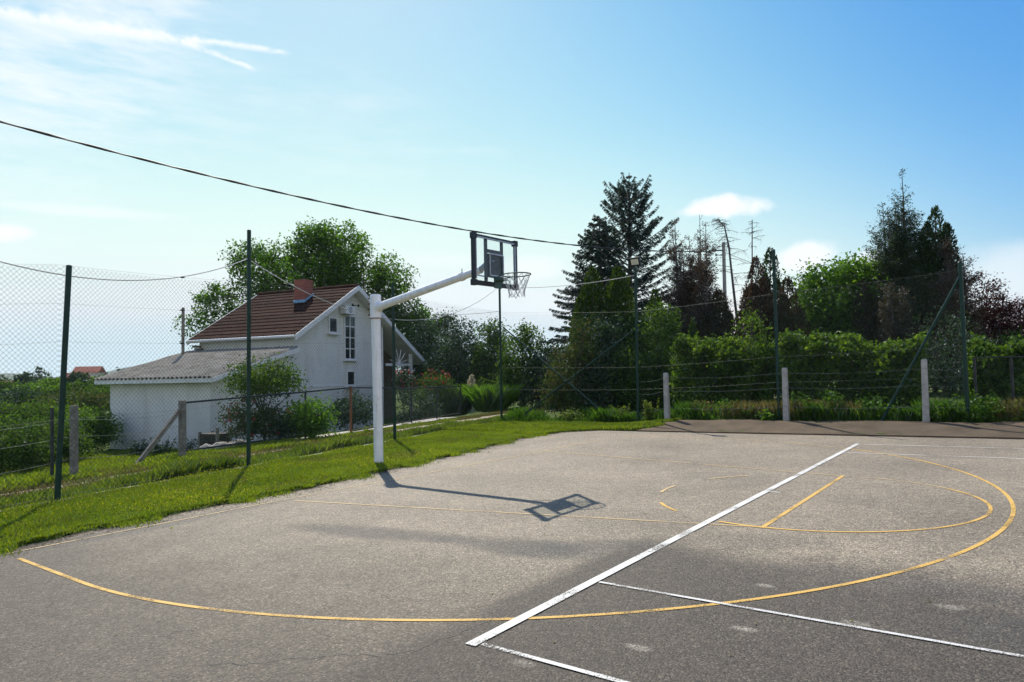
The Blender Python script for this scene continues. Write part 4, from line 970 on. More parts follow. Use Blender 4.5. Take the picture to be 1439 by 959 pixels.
def bare_tree(label, pts, Y, rad, twig):
    P = [pos(x, y, Y) for x, y in pts]; base = P[0].copy(); base[2] = hz1(base[0], base[1])
    g = thing('bare_tree', label, 'tree', base); tb = MB(); P = [base]+P[1:] if P[0][2] < base[2]+.3 else [base]+P
    tb.tube(P, np.linspace(rad, .02, len(P)), 8)
    br = MB(); Pa = np.array(P); zz = np.linspace(0, 1, len(P))
    for k in range(twig):
        t = .5+.5*rng.random(); p = np.array([np.interp(t, zz, Pa[:, i]) for i in range(3)]); az = rng.random()*6.28; L = (1.25-t)*1.5*rng.uniform(.4, 1.2)
        d = np.array([math.cos(az), math.sin(az), rng.uniform(-.25, .45)]); q = [p, p+d*L*.5+np.array([0, 0, -.05*L]), p+d*L+np.array([0, 0, -.22*L])]
        br.tube(q, [.013, .009, .004], 4, False)
        for j in range(5):
            s = .3+.7*rng.random(); o = q[0]+(q[2]-q[0])*s; br.tube([o, o+rng.normal(size=3)*.18*L+np.array([0, 0, -.06])], [.005, .002], 3, False)
    build('trunk', tb, M['deadwood'], g, fixn=False); build('twigs', br, M['deadwood'], g, fixn=False); return g
def hedge(label, px0, px1, b0, ptop, depth, mat, n, leaf, cat_='hedge', name='hedge', wob=.22):
    A, B = onb(px0, b0), onb(px1, b0); L = np.linalg.norm((B-A)[:2]); u = (B-A)[:2]/L; nn = NV
    base = np.array([*((A+B)/2)[:2], 0]); base[2] = hz1(base[0], base[1]); g = thing(name, label, cat_, base)
    parts = []; m_ = n
    s = rng.random(m_)*L; top = np.array([pos(px0+(px1-px0)*q, ptop, (A+(B-A)*q)[1])[2] for q in np.linspace(0, 1, 12)])
    xy0 = A[:2]+np.outer(s, u); zg = hz(xy0[:, 0], xy0[:, 1]); H = np.interp(s/L, np.linspace(0, 1, 12), top)-zg
    face = rng.random(m_); lump = wob*(np.sin(s*1.9)+.7*np.sin(s*4.3+1.2)+.5*np.sin(s*8.1))
    t = rng.random(m_)**.8; d = rng.random(m_)*depth
    z = np.where(face < .62, H*(.03+t*.97), H+.0); dd = np.where(face < .62, 0, d)
    puff = .5*wob*(np.sin(s*3.1+z*3.7)+np.sin(s*6.3-z*5.1+2))+.12*rng.normal(size=m_)
    z2 = z+np.where(face < .62, 0, lump*.55+.10*rng.normal(size=m_)); dd = dd+np.where(face < .62, puff+.25*(1-t)*0, 0)
    z2 = np.where((face < .62), z2+(z/H)**3*lump*.55, z2)
    P = np.stack([xy0[:, 0]+nn[0]*dd, xy0[:, 1]+nn[1]*dd, zg+z2], 1)
    A_ = np.stack([-nn[0]*np.ones(m_)*.5, -nn[1]*np.ones(m_)*.5, np.full(m_, .15)], 1)
    parts.append(leafquads(P, leaf*rng.uniform(.6, 1.3, m_), A_, .6, .7))
    k = int(L*5); S = rng.random(k)*L; 
    for j in range(k):                                            # shoots standing above the clipped top
        xy = A[:2]+u*S[j]+nn*rng.random()*depth*.7; h = np.interp(S[j]/L, np.linspace(0, 1, 12), top)+wob*.5*math.sin(S[j]*1.9); q = rng.random(14)
        pts = np.stack([xy[0]+.05*rng.normal(size=14), xy[1]+.05*rng.normal(size=14), h-.1+q*rng.uniform(.15, .5)], 1); parts.append(leafquads(pts, leaf*.9*np.ones(14), None, .6, .5))
    tb = MB()
    for j in range(int(L*2.2)):
        q = (j+.5)/(L*2.2)*L; xy = A[:2]+u*q+nn*depth*.5; zg_ = hz1(*xy); h = np.interp(q/L, np.linspace(0, 1, 12), top)-zg_
        p0 = np.array([xy[0], xy[1], zg_-.1]); 
        for w in range(3): tb.tube(bez(p0, p0+np.array([rng.normal()*.3, rng.normal()*.3, h*.9]), .05, 4), [.03, .022, .015, .006], 5, False)
    build('stems', tb, M['bark'], g, fixn=False); crown('leaves', parts, M[mat], g); return g
def blades(P, h, w, lean=.35, D=None):
    n = len(P); az = rng.random(n)*6.28; h = np.asarray(h)*np.ones(n); w = np.asarray(w)*np.ones(n)
    dx = np.stack([np.cos(az), np.sin(az), np.zeros(n)], 1); l2 = rng.random(n)*6.28; ln = np.stack([np.cos(l2), np.sin(l2), np.zeros(n)], 1)*(lean*rng.random(n)*h)[:, None]
    up = np.array([0, 0, 1.])*h[:, None]
    V = np.stack([P-dx*w[:, None]/2, P+dx*w[:, None]/2, P+dx*w[:, None]*.3+ln*.4+up*.6, P+ln+up*.97], 1).reshape(-1, 3)
    return V, np.arange(4*n).reshape(n, 4)
def grass(name, XY, hfun, w, mat, lean=.5, dz=0):
    P = np.stack([XY[:, 0], XY[:, 1], hz(XY[:, 0], XY[:, 1])+dz], 1); V, F = blades(P, hfun, w, lean); return tag(npmesh(name, V, F, M[mat]), kind='stuff')
def wave(x, y): return .5+.25*np.sin(x*1.7+y*.9)+.25*np.sin(x*.8-y*2.3+1)+.15*np.sin(x*5.1+y*4.3)

# ------------------------------------------------------------------ grass
def lawns():
    n = 330000; b = rng.uniform(-9, 9, n); e = np.interp(b, EDGE_B, EDGE_A); s = rng.random(n)
    # verge: from the asphalt edge to the fence line
    Q = np.array([C0[0], C0[1]]); x0 = C0[0]+DV[0]*e+NV[0]*b; y0 = C0[1]+DV[1]*e+NV[1]*b; s0 = fs(x0, y0)
    k = -s0/float(-DV@FN); x = x0-DV[0]*k*s*1.03+DV[0]*.04; y = y0-DV[1]*k*s*1.03+DV[1]*.04
    ok = (k > .2) & (y > 3.5) & (y < 24); dist = np.hypot(x, y); keep = rng.random(n) < np.clip(9/dist, .3, 1)*np.clip(k/3, .4, 1.2)
    XY = np.stack([x, y], 1)[ok & keep]
    hh = (.022+.032*np.clip(wave(XY[:, 0]*2, XY[:, 1]*2), 0, 1))*rng.uniform(.6, 1.3, len(XY))
    grass('verge_grass', XY, hh, .007+.0006*np.hypot(XY[:, 0], XY[:, 1])*.6, 'grass', .7)
    m_ = rng.random(len(XY)) < .03*np.clip(wave(XY[:, 0], XY[:, 1])*2-.4, 0, 2); F = XY[m_]; F = F[np.hypot(F[:, 0], F[:, 1]) < 15]
    P = np.stack([F[:, 0], F[:, 1], hz(F[:, 0], F[:, 1])+.065], 1)
    V, Fq = leafquads(P, .022*rng.uniform(.6, 1.2, len(P)), None, .9, 1.5); tag(npmesh('lawn_flowers', V, Fq, M['flower_yellow']), kind='stuff')
    # ragged rim creeping over the asphalt
    n = 26000; b = rng.uniform(-8, 6.4, n); e = np.interp(b, EDGE_B, EDGE_A)+.05*np.sin(b*5.1)+.04*np.sin(b*11.3+1); off = rng.exponential(.05, n)*np.clip(.6+np.sin(b*3.7)+.5*np.sin(b*9), .1, 2)
    x = C0[0]+DV[0]*(e+off-.05)+NV[0]*b; y = C0[1]+DV[1]*(e+off-.05)+NV[1]*b
    P = np.stack([x, y, np.maximum(hz(x, y), K*x)], 1); V, F = blades(P, rng.uniform(.02, .06, n), .01, .9); tag(npmesh('edge_grass', V, F, M['grass']), kind='stuff')
    n = 60000; t = rng.uniform(-8, 14, n); u = rng.uniform(.1, 2.6, n); XY = P1+np.outer(t, FT)-np.outer(u, FN); a, b = wc(XY[:, 0], XY[:, 1]); k = np.sin(t*1.3+u*2.1)*np.sin(t*.7-u*3+1)+.25*np.sin(t*4.1+u*5)
    keep = (a < np.interp(b, EDGE_B, EDGE_A)-.05) & (k > .35) & (rng.random(n) < .8); XY = XY[keep]; grass('dry_verge_grass', XY, rng.uniform(.02, .055, len(XY)), .012, 'drygrass', .8)
    # soil and grit washed over the rim of the asphalt
    n = 9000; b = rng.uniform(-8, 7, n); e = np.interp(b, EDGE_B, EDGE_A)+.05*np.sin(b*5.1)+.04*np.sin(b*11.3+1); off = rng.exponential(.10, n)
    x = C0[0]+DV[0]*(e+off)+NV[0]*b; y = C0[1]+DV[1]*(e+off)+NV[1]*b; P = np.stack([x, y, K*x+.004], 1); V, F = leafquads(P, rng.uniform(.008, .03, n), np.stack([rng.normal(size=n), rng.normal(size=n), np.zeros(n)], 1), .8, 8, .05)
    M['grit'] = plain('grit', (.05, .04, .028), (.11, .09, .06), 20, .95); tag(npmesh('edge_grit', V, F, M['grit']), kind='stuff')
    n = 260; a = rng.uniform(-2, 9, n); b = rng.uniform(-6.5, 7, n); x = C0[0]+DV[0]*a+NV[0]*b; y = C0[1]+DV[1]*a+NV[1]*b; P = np.stack([x, y, K*x+.008], 1); V, F = leafquads(P, rng.uniform(.012, .035, n), np.stack([rng.normal(size=n), rng.normal(size=n), np.zeros(n)], 1), .6, 6, .1); tag(npmesh('leaf_litter', V, F, M['drygrass']), kind='stuff')
    # far corner verge, right up to the bank
    n = 90000; a = rng.uniform(-7.5, -1.2, n); b = rng.uniform(5.5, 8.9, n); x = C0[0]+DV[0]*a+NV[0]*b; y = C0[1]+DV[1]*a+NV[1]*b
    e = np.interp(b, EDGE_B, EDGE_A); ok = (fs(x, y) < .1) & ((a < e) | (b > 7.25)) & ((b > 8.2) | (a < -1.6+.3*np.sin(b*5)))
    XY = np.stack([x, y], 1)[ok]; grass('corner_grass', XY, (.05+.05*np.clip(wave(XY[:, 0], XY[:, 1]), 0, 1))*rng.uniform(.6, 1.3, len(XY)), .016, 'grass', .7)
    # long grass under and behind the left fence
    n = 95000; t = rng.uniform(-9, 15.5, n); s = rng.uniform(.08, 1.35, n)**1.0; XY = P1+np.outer(t, FT)+np.outer(s, FN)
    k = np.clip(wave(XY[:, 0], XY[:, 1]), .15, 1)*np.exp(-((s-.35)/.5)**2); keep = rng.random(n) < k+.25; XY = XY[keep]; k = k[keep]
    far = np.hypot(XY[:, 0], XY[:, 1])
    grass('tall_grass', XY, (.06+.22*k)*rng.uniform(.5, 1.2, len(XY)), .007+.0006*far, 'tallgrass', .6)
    n = 60000; t = rng.uniform(-9, 20, n); s = rng.uniform(.7, 3.0, n); XY = P1+np.outer(t, FT)+np.outer(s, FN); s2 = np.abs(s-1.74); keep = ((t < 8.2) | (s < 2.8)) & (s2 > np.where(t < 11, .05+.14*np.clip(wave(t*1.7, s), 0, 1), .42)) & (rng.random(n) < .9); XY = XY[keep]
    grass('dry_grass', XY, rng.uniform(.03, .10, len(XY)), .014, 'drygrass', .8)
    # house lawn
    n = 175000; t = rng.uniform(-8, 15, n); s = 2.15+10.5*rng.random(n)**1.2; XY = P1+np.outer(t, FT)+np.outer(s, FN)
    in_drive = (np.abs(s-3.75) < 1.0) & (t > 8.2); q = (XY-HC); hu, hv = q@HU, q@HV; in_house = (hu > -6) & (hu < -.2) & (hv > -3.9)
    XY = XY[~(in_drive | in_house)]; w_ = wave(XY[:, 0]*1.5, XY[:, 1]*1.5); grass('house_lawn', XY, (.05+.09*np.clip(w_, 0, 1))*rng.uniform(.5, 1.3, len(XY)), .02, 'grass', .8)
    # rank grass and weeds at the foot of the hedge
    n = 120000; a = rng.uniform(-7.4, 20, n); b = 8.72+np.abs(rng.normal(0, .55, n)); x = C0[0]+DV[0]*a+NV[0]*b; y = C0[1]+DV[1]*a+NV[1]*b
    k = np.clip(wave(a*1.3, b*2), .1, 1); keep = rng.random(n) < k*.9; XY = np.stack([x, y], 1)[keep]; k = k[keep]
    grass('bank_grass', XY, (.08+.36*k**1.8)*rng.uniform(.4, 1.25, len(XY)), .017, 'weed', .6)
    n = 12000; a = rng.uniform(-2, 8, n); b = 8.75+np.abs(rng.normal(0, .4, n)); keep = rng.random(n) < np.clip(np.sin(a*1.1)+.4, 0, 1); x = (C0[0]+DV[0]*a+NV[0]*b)[keep]; y = (C0[1]+DV[1]*a+NV[1]*b)[keep]
    grass('dry_bank_grass', np.stack([x, y], 1), rng.uniform(.15, .55, len(x)), .012, 'drygrass', .4)
lawns()
def weed(label, p, h, r, n, mat='weed', leaf=.09, name='weed', group=None, up=.9, catg='plant'):
    p = np.array(p, float); p[2] = hz1(p[0], p[1]); g = thing(name, label, catg, p, group); st = MB(); V, D = [], []
    k = max(4, int(n/14))
    for i in range(k):
        az = rng.random()*6.28; e = p+np.array([math.cos(az)*r*rng.random()**.6, math.sin(az)*r*rng.random()**.6, h*rng.uniform(.5, 1.05)]); b0 = p+(e-p)*np.array([.35, .35, 0]); st.tube([b0-np.array([0, 0, .03]), (b0+e)/2+np.array([0, 0, .05*h]), e], [.006, .005, .002], 4, False)
        q = rng.random(14)[:, None]**.8; V.append(b0+(e-b0)*q+rng.normal(size=(14, 3))*.03); d = rand_unit(14); d[:, 2] = up*.4; D.append(d)
    build('stems', st, M[mat], g, fixn=False); V = np.concatenate(V); crown('leaves', [leafquads(V, leaf*rng.uniform(.5, 1.2, len(V)), np.concatenate(D), .42, .8, .3)], M[mat], g); return g
WG = 'leafy weeds at the foot of the hedge'
for i, (px, b, h, r, n, mt_, lab) in enumerate([
    (1052, 8.95, .42, .34, 420, 'weed', 'pale weed clump on the bank left of the second green post'), (1080, 8.72, .22, .32, 300, 'weed', 'flat broad-leaved weed at the foot of the second green post'),
    (1128, 9.0, .65, .3, 480, 'weed', 'tall leafy weed just right of the middle concrete post'), (1172, 8.95, .70, .32, 560, 'weed', 'upright dark leafy weed midway between two concrete posts'),
    (1222, 8.95, .60, .36, 520, 'weed', 'weed clump at the foot of the slanting green brace'), (1245, 8.9, .42, .26, 300, 'bright', 'small light green weed left of the last concrete post'),
    (1278, 8.9, .38, .3, 320, 'weed', 'low weed against the left side of the last concrete post'), (1322, 8.9, .36, .34, 320, 'weed', 'low weed to the right of the last concrete post'),
    (1372, 8.85, .60, .55, 900, 'weed', 'big bushy weed growing before the last green post'), (1428, 8.9, .45, .4, 420, 'tallgrass', 'weed clump under the dark wire gate'),
    (915, 8.9, .62, .3, 420, 'tallgrass', 'weed between the floodlight post and first concrete post'), (985, 9.0, .5, .34, 380, 'drygrass', 'dry brownish weed right of the first concrete post'), (1022, 9.0, .55, .36, 380, 'weed', 'weed clump midway between first concrete and second green post'), (868, 9.0, .55, .4, 420, 'tallgrass', 'weed clump left of the floodlight post'), (806, 9.0, .45, .4, 420, 'tallgrass', 'weed clump in the crossing of the two braces')]):
    p = onb(px, b); weed(lab, p, h, r, n, mt_, .10 if i != 1 else .13, group=WG)

# ------------------------------------------------------------------ hedge, shrubs and trees behind the back fence
hedge('leafy green hedge left of the second green post', 948, 1090, 10.4, 492, 1.1, 'hedge', 15000, .11, wob=.32)
hedge('long clipped green hedge right of the second green post', 1098, 1300, 10.3, 486, 1.2, 'hedge', 21000, .11, wob=.22)
hedge('shaded green hedge behind the dark wire gate', 1362, 1500, 11.0, 500, 1.2, 'midshrub', 12000, .11, wob=.3)
def dscale(px, b): return onb(px, b)[1]
Yh = dscale(1057, 10.8)
broadleaf('shrub', 'light green shrub rising out of the hedge beside the second green post', 'shrub', gbase(1060, Yh), [blob(1060, 470, Yh, 22, 34), blob(1045, 500, Yh, 40, 26), blob(1078, 505, Yh, 25, 28)], 'hedge', 110, 34, .10, .3, .04, limbs=10)
broadleaf('shrub', 'big dark ivy-green bush behind the floodlight post', 'shrub', gbase(915, 22.5), [blob(915, 490, 22.5, 44, 56), blob(890, 530, 22.5, 50, 50), blob(938, 540, 22.5, 30, 40), blob(925, 455, 22.5, 22, 25)], 'midshrub', 320, 56, .11, .36, .08)
broadleaf('shrub', 'shrub with pinkish young leaves under the tall spruces', 'shrub', gbase(803, 22.5), [blob(800, 525, 22.5, 30, 50), blob(818, 490, 22.5, 18, 40), blob(785, 555, 22.5, 26, 28)], 'pinkleaf', 170, 46, .09, .3, .05)
broadleaf('shrub', 'dark green shrub filling the gap left of the bush behind the floodlight', 'shrub', gbase(852, 22.8), [blob(852, 505, 22.8, 34, 60), blob(842, 550, 22.8, 40, 40)], 'dark_laurel', 220, 50, .11, .34, .06)
spruce('tallest dark spruce with a pointed tiered top', 884, 34, 243, lambda t: 3.5*(1-t)**.42*(.86+.14*math.sin(23*t))*min(1, (1.02-t)*5.5), rise=.62, gap=.44, droop=.62, dens=2.3)
spruce('broad dense dark spruce left of the tallest one', 842, 30, 304, lambda t: 3.4*(1-t)**.85+.15, rise=.25, gap=.24, droop=.6, dens=2.1)
thuja('bright green columnar thuja, left one of the touching pair', 832, 24.5, 379, 1.0, 'thuja', 17000, .13, 2.6)
thuja('bright green columnar thuja, right one of the touching pair', 868, 24.0, 378, 1.1, 'thuja', 19000, .13, 2.6)
thuja('small green thuja top behind the floodlight bush', 920, 27.5, 408, .9, 'thuja', 9000, .13, 1.9)
sparse_conifer('tall dying brown conifer right beside the tallest spruce', 958, 30, 308, 1.9, 'brown', 6, 120, .12, 75)
sparse_conifer('tall dying brown conifer with a thin feathery tip', 991, 31, 302, 1.6, 'brown', 4, 120, .12, 60, .2)
thuja('squat browning thuja in front of the utility pole', 1010, 28, 408, 1.25, 'rustbrown', 14000, .12, 1.7)
thuja('narrow bright thuja spire above the left hedge', 974, 26, 448, .36, 'thuja', 3500, .10, 1.6, spires=3)
bare_tree('bare leaning dead trunk with drooping tip beside the utility pole', [(1040, 520), (1037, 460), (1030, 400), (1024, 345), (1018, 318), (1008, 308)], 30, .085, 60)
bare_tree('straight bare dead stem left of the second green post', [(1056, 500), (1056, 440), (1057, 380), (1057, 309)], 31, .07, 46)
thuja('brown dying conifer left of the second green post', 1062, 28.5, 362, 1.25, 'brown', 15000, .12, 1.3, spires=5, name='dead_conifer')
thuja('dark green conifer with a blunt top behind the second green post', 1082, 29.5, 350, 1.0, 'darkthuja', 11000, .13, 2.6, spires=4)
thuja('brown and green conifer right behind the second green post', 1106, 27.5, 392, 1.2, 'rustbrown', 13000, .12, 1.7)
thuja('dark green conifer at the left of the rounded light green tree', 1126, 31, 402, 1.3, 'darkthuja', 14000, .13, 1.6)
broadleaf('broadleaf_tree', 'rounded fresh green broadleaf tree above the long hedge', 'tree', gbase(1186, 29), [blob(1184, 420, 29, 62, 46), blob(1156, 440, 29, 38, 42), blob(1222, 418, 29, 34, 36), blob(1200, 384, 29, 36, 20), blob(1146, 402, 29, 24, 26), blob(1186, 468, 29, 66, 26)], 'broad', 400, 48, .17, .55, .16, limbs=20)
sparse_conifer('reddish brown bushy conifer left of the tall feathery tree', 1240, 27.5, 386, 1.05, 'rustbrown', 5, 110, .12, 85, .0, pexp=.5)
thuja('dense dark cypress body beside the tall feathery tree', 1314, 27, 292, 1.45, 'darkthuja', 24000, .13, 1.5, spires=8)
sparse_conifer('tall feathery dying cypress, the highest tree on the right', 1284, 27.5, 238, 2.0, 'darkthuja', 5, 190, .12, 85, .2, spread=.2, pexp=.7)
sparse_conifer('ragged brown cypress just right of the tall feathery tree', 1342, 26, 330, 1.3, 'brown', 4, 120, .12, 70, .1, pexp=.6)
sparse_conifer('thin brown conifer stem at the foot of the cypress', 1262, 26, 400, 1.1, 'rustbrown', 4, 90, .12, 75, .0, pexp=.5)
broadleaf('plum_tree', 'dark red-leaved plum tree behind the last green post', 'tree', gbase(1382, 27), [blob(1380, 425, 27, 30, 38), blob(1370, 470, 27, 36, 36), blob(1395, 450, 27, 26, 30)], 'plum', 210, 44, .10, .36, .07)
broadleaf('plum_tree', 'dark red-leaved plum tree at the right edge of the picture', 'tree', gbase(1428, 27), [blob(1422, 450, 27, 26, 28), blob(1445, 460, 27, 30, 40), blob(1408, 475, 27, 24, 25)], 'plum', 180, 44, .10, .34, .06)
broadleaf('shrub', 'green shrub below the two plum trees', 'shrub', gbase(1420, 24), [blob(1405, 500, 24, 40, 26), blob(1450, 495, 24, 40, 36)], 'midshrub', 120, 36, .10, .34, .05)
broadleaf('shrub', 'dark shrub under the cypress left of the last green post', 'shrub', gbase(1325, 23), [blob(1325, 500, 23, 45, 60), blob(1345, 540, 23, 40, 40)], 'dark_laurel', 170, 38, .09, .36, .06)
# dark understorey behind the hedge that closes the view between the trunks
for px, Y, lab in ((985, 33, 'dark evergreen shrub behind the brown conifers'), (1120, 34, 'dark evergreen shrub left behind the rounded tree'), (1250, 33, 'dark evergreen shrub right behind the rounded tree')):
    broadleaf('shrub', lab, 'shrub', gbase(px, Y), [blob(px, 500, Y, 60, 50), blob(px-30, 490, Y, 40, 40), blob(px+35, 495, Y, 40, 40)], 'dark_laurel', 150, 34, .15, .5, .08)

# ------------------------------------------------------------------ behind and around the house
broadleaf('walnut_tree', 'huge walnut tree towering behind the brown roof', 'tree', gbase(455, 39), [blob(430, 400, 39, 88, 62), blob(500, 400, 39, 70, 60), blob(440, 350, 39, 42, 34), blob(485, 350, 39, 42, 34), blob(370, 385, 39, 46, 45), blob(545, 410, 39, 40, 48), blob(570, 435, 39, 26, 28), blob(310, 425, 39, 34, 26), blob(285, 455, 39, 26, 24), blob(450, 330, 39, 26, 16), blob(340, 365, 39, 24, 22), blob(560, 460, 39, 38, 25), blob(592, 462, 39, 26, 30), blob(575, 495, 39, 34, 28)], 'walnut', 820, 58, .18, .56, .3, limbs=40, shell=.35)
for px, py, Y, w, h, mt_, lab in ((598, 500, 36, 28, 46, 'dark_laurel', 'dark glossy laurel shrub touching the porch roof'), (645, 500, 34, 36, 44, 'dark_laurel', 'dark laurel shrub above the garden fence end'), (690, 500, 33, 26, 44, 'midshrub', 'green bush left behind the corner fence post'), (735, 510, 31, 42, 46, 'midshrub', 'wide green bush right behind the corner fence post'), (775, 530, 30, 30, 40, 'dark_laurel', 'shaded bush between the wide bush and the spruces'), (620, 478, 40, 30, 34, 'dark_laurel', 'laurel shrub in the second row beyond the porch')):
    broadleaf('laurel_shrub' if mt_ == 'dark_laurel' else 'shrub', lab, 'shrub', gbase(px, Y), [blob(px, py, Y, w, h), blob(px-w*.5, py+26, Y, w*.8, h*.8), blob(px+w*.5, py+22, Y, w*.8, h*.8), blob(px+w*.2, py-h*.75, Y, w*.4, h*.4)], mt_, 240, 48, .13, .40, .08)
def ornamental(label, px, py, Y, r, h, mat, n, name='grass_clump', cat_='plant'):
    p = pos(px, py, Y); p[2] = hz1(p[0], p[1]); g = thing(name, label, cat_, p)
    k = n; az = rng.random(k)*6.28; rr = r*np.sqrt(rng.random(k)); P = np.stack([p[0]+rr*.5*np.cos(az), p[1]+rr*.5*np.sin(az), np.full(k, p[2])], 1)
    V, F = blades(P, h*rng.uniform(.55, 1.05, k), .02, 1.15); crown('leaves', [(V, F)], M[mat], g); return g
ornamental('tall bright ornamental grass at the end of the garden fence', 630, 570, 31, 1.3, 1.5, 'midshrub', 2000)
y1 = ornamental('bright green yucca clump around a cream flower spike', 690, 575, 30, 1.3, 1.25, 'bright', 1700, 'yucca')
q = pos(663, 545, 30.2); tp = pos(663, 527, 30.2); hs = MB()
q[2] = hz1(q[0], q[1]); hs.tube([q, tp], .02, 6)
build('flower_stem', hs, M['trimwhite'], y1)
zz = pos(663, 548, 30.2)[2]; nn_ = 240; tt = rng.random(nn_); Pq = np.stack([tp[0]+.13*rng.normal(size=nn_)*(1-.7*tt), tp[1]+.13*rng.normal(size=nn_)*(1-.7*tt), zz+(tp[2]-zz)*tt], 1)
lf('cream', (.42, .38, .28), (.5, .46, .34), (.58, .53, .42), trans=.3, tint=(1, 1, .9)); crown('flower_spike', [leafquads(Pq, .1*np.ones(nn_), None, .7)], M['cream'], y1)
def garden_shrub(label, px, py, Y, w, h, mat, nc=90, per=34, leaf=.09, flowers=0, name='shrub', tr=.04, base_py=None):
    g = broadleaf(name, label, 'shrub', gbase(px, Y), [blob(px, py, Y, w, h), blob(px-w*.4, py+h*.4, Y, w*.7, h*.7), blob(px+w*.4, py+h*.35, Y, w*.7, h*.7)], mat, nc, per, leaf, .28, tr, limbs=10)
    if flowers:
        c = pos(px, py, Y); P = c+rand_unit(flowers)*np.array([wpx(w, Y), wpx(w, Y), wpx(h, Y)])*rng.uniform(.85, 1.08, (flowers, 1)); crown('flowers', [leafquads(P, .10*np.ones(flowers), None, .9, .5)], M['flower_red'], g)
    return g
garden_shrub('small round-headed tree with red berries before the annex', 371, 530, 18.6, 45, 26, 'midshrub', 130, 36, .09, 0, 'small_tree')
garden_shrub('bushy rose shrub with pinkish young growth under the small tree', 350, 585, 18.3, 34, 26, 'pinkleaf', 90, 34, .08, 30)
garden_shrub('dark low shrub left of the bright garden bush', 395, 597, 18.6, 26, 22, 'dark_laurel', 80, 34, .08, 24)
garden_shrub('bright yellow-green bush before the white gable', 436, 585, 18.7, 27, 25, 'bright', 120, 36, .09)
garden_shrub('dark rounded shrub against the foot of the gable wall', 495, 575, 25, 32, 22, 'dark_laurel', 100, 34, .10)
garden_shrub('red-flowering bush on the right of the porch', 612, 535, 30, 20, 17, 'midshrub', 70, 30, .09, 90)
garden_shrub('red-flowering bush inside the porch', 567, 535, 29.3, 18, 16, 'dark_laurel', 60, 30, .09, 80)
garden_shrub('dark green shrub behind the low gate', 590, 568, 27, 34, 26, 'dark_laurel', 100, 34, .09)
for px, Y, h, r, lab in ((195, 21.8, .5, .5, 'low dark weeds near the left corner of the annex wall'), (228, 21.4, .6, .5, 'tall dark weeds at the middle of the annex wall foot'), (262, 21.0, .55, .5, 'dark weeds at the annex wall foot behind the timber gate post')):
    p = pos(px, 600, Y); weed(lab, p, h, r, 520, 'dark_laurel', .09, group='weeds along the annex wall')
# rough garden and vineyard rows left of the house
rr = random.Random(11)
for i, (px, py, Y, w, h, mt_, lab) in enumerate([
    (4, 616, 18.5, 60, 30, 'midshrub', 'big dark bush at the left edge behind the fence'), (72, 614, 20.5, 44, 24, 'midshrub', 'dark green bush behind the thin black metal post'),
    (127, 600, 23.5, 26, 20, 'vine', 'light green vine bush touching the annex corner'), (84, 590, 26, 40, 14, 'vine', 'light green vine row behind the dark bush by the metal post'), (22, 584, 25, 46, 16, 'midshrub', 'mid green bush above the big bush at the left edge'),
    (100, 564, 34, 48, 9, 'pinkleaf', 'reddish hedge patch left of the annex roof'), (20, 561, 36, 40, 11, 'dark_laurel', 'dark green bush at the left edge beyond the vines'),
    (140, 560, 38, 26, 11, 'midshrub', 'green bush below the annex eave'), (55, 549, 55, 34, 8, 'vine', 'pale green bush in the third row from the fence'), (126, 546, 58, 36, 7, 'midshrub', 'green bush beyond the reddish hedge patch'),
    (36, 537, 75, 9, 14, 'dark_laurel', 'dark pointed tree left of the first green post'), (110, 533, 80, 11, 9, 'dark_laurel', 'dark round tree between the vines and red roofs'), (76, 540, 80, 22, 6, 'vine', 'pale green thicket hidden behind the first green post'), (8, 545, 70, 20, 6, 'midshrub', 'green thicket under the brown barn'), (150, 536, 90, 22, 6, 'vine', 'pale green thicket at the tip of the annex eave')]):
    broadleaf('bush', lab, 'bush', gbase(px, Y), [blob(px, py, Y, w, h), blob(px-w*.5, py+h*.5, Y, w*.7, h*.6), blob(px+w*.5, py+h*.5, Y, w*.7, h*.6), blob(px, py+h*.75, Y, w*.95, h*.5)], mt_, 240 if i < 5 else 130, 40, max(.09, Y*.0042), min(.016*Y, .42), .04)
# middle distance: single trees on the falling ground, then the far wood and ridge
fc = 0
def fartree(px, ptop, Y, w, mat='fartree', label=None, group=None):
    pt = pos(px, ptop, Y); base = pt.copy(); base[2] = hz1(base[0], base[1]); H = pt[2]-base[2]; R = wpx(w, Y); 
    g = thing('distant_tree', label, 'tree', base, group); zc = base[2]+H*.55
    C = clump_points([(np.array([base[0], base[1], zc]), R, R, H*.45), (np.array([base[0]-R*.4, base[1], zc-H*.12]), R*.7, R*.7, H*.36), (np.array([base[0]+R*.45, base[1], zc-H*.08]), R*.65, R*.65, H*.36)], 70, .5)
    idx = np.repeat(np.arange(len(C)), 22); P = C[idx]+rng.normal(size=(len(idx), 3))*R*.13
    crown('crown', [leafquads(P, max(.25, Y*.0032)*rng.uniform(.6, 1.3, len(P)), None, .7, .6)], M[mat], g)
    build('trunk', MB().tube([base-np.array([0, 0, .3]), base+np.array([0, 0, H*.5])], [R*.09, R*.05], 6), M['bark'], g, fixn=False)
fartree(52, 513, 150, 15, label='large rounded distant tree left of the first green post')
for px, pt_, Y, w, mt_, lab in ((118, 523, 120, 13, 'fartree', 'distant tree just right of the first green post'), (146, 519, 190, 10, 'fartree', 'distant tree above the annex eave'), (8, 524, 170, 18, 'fartree', 'distant tree at the very left edge'), (32, 528, 130, 12, 'vine', 'pale distant tree at the foot of the large rounded tree'), (170, 519, 210, 11, 'fartree', 'distant tree behind the annex roof edge'), (86, 527, 160, 12, 'fartree', 'distant tree hidden behind the first green post'), (200, 523, 200, 12, 'fartree', 'distant tree line clump over the annex roof'), (232, 515, 170, 5, 'fartree', 'narrow distant tree over the annex roof')):
    fartree(px, pt_, Y, w, mt_, lab)
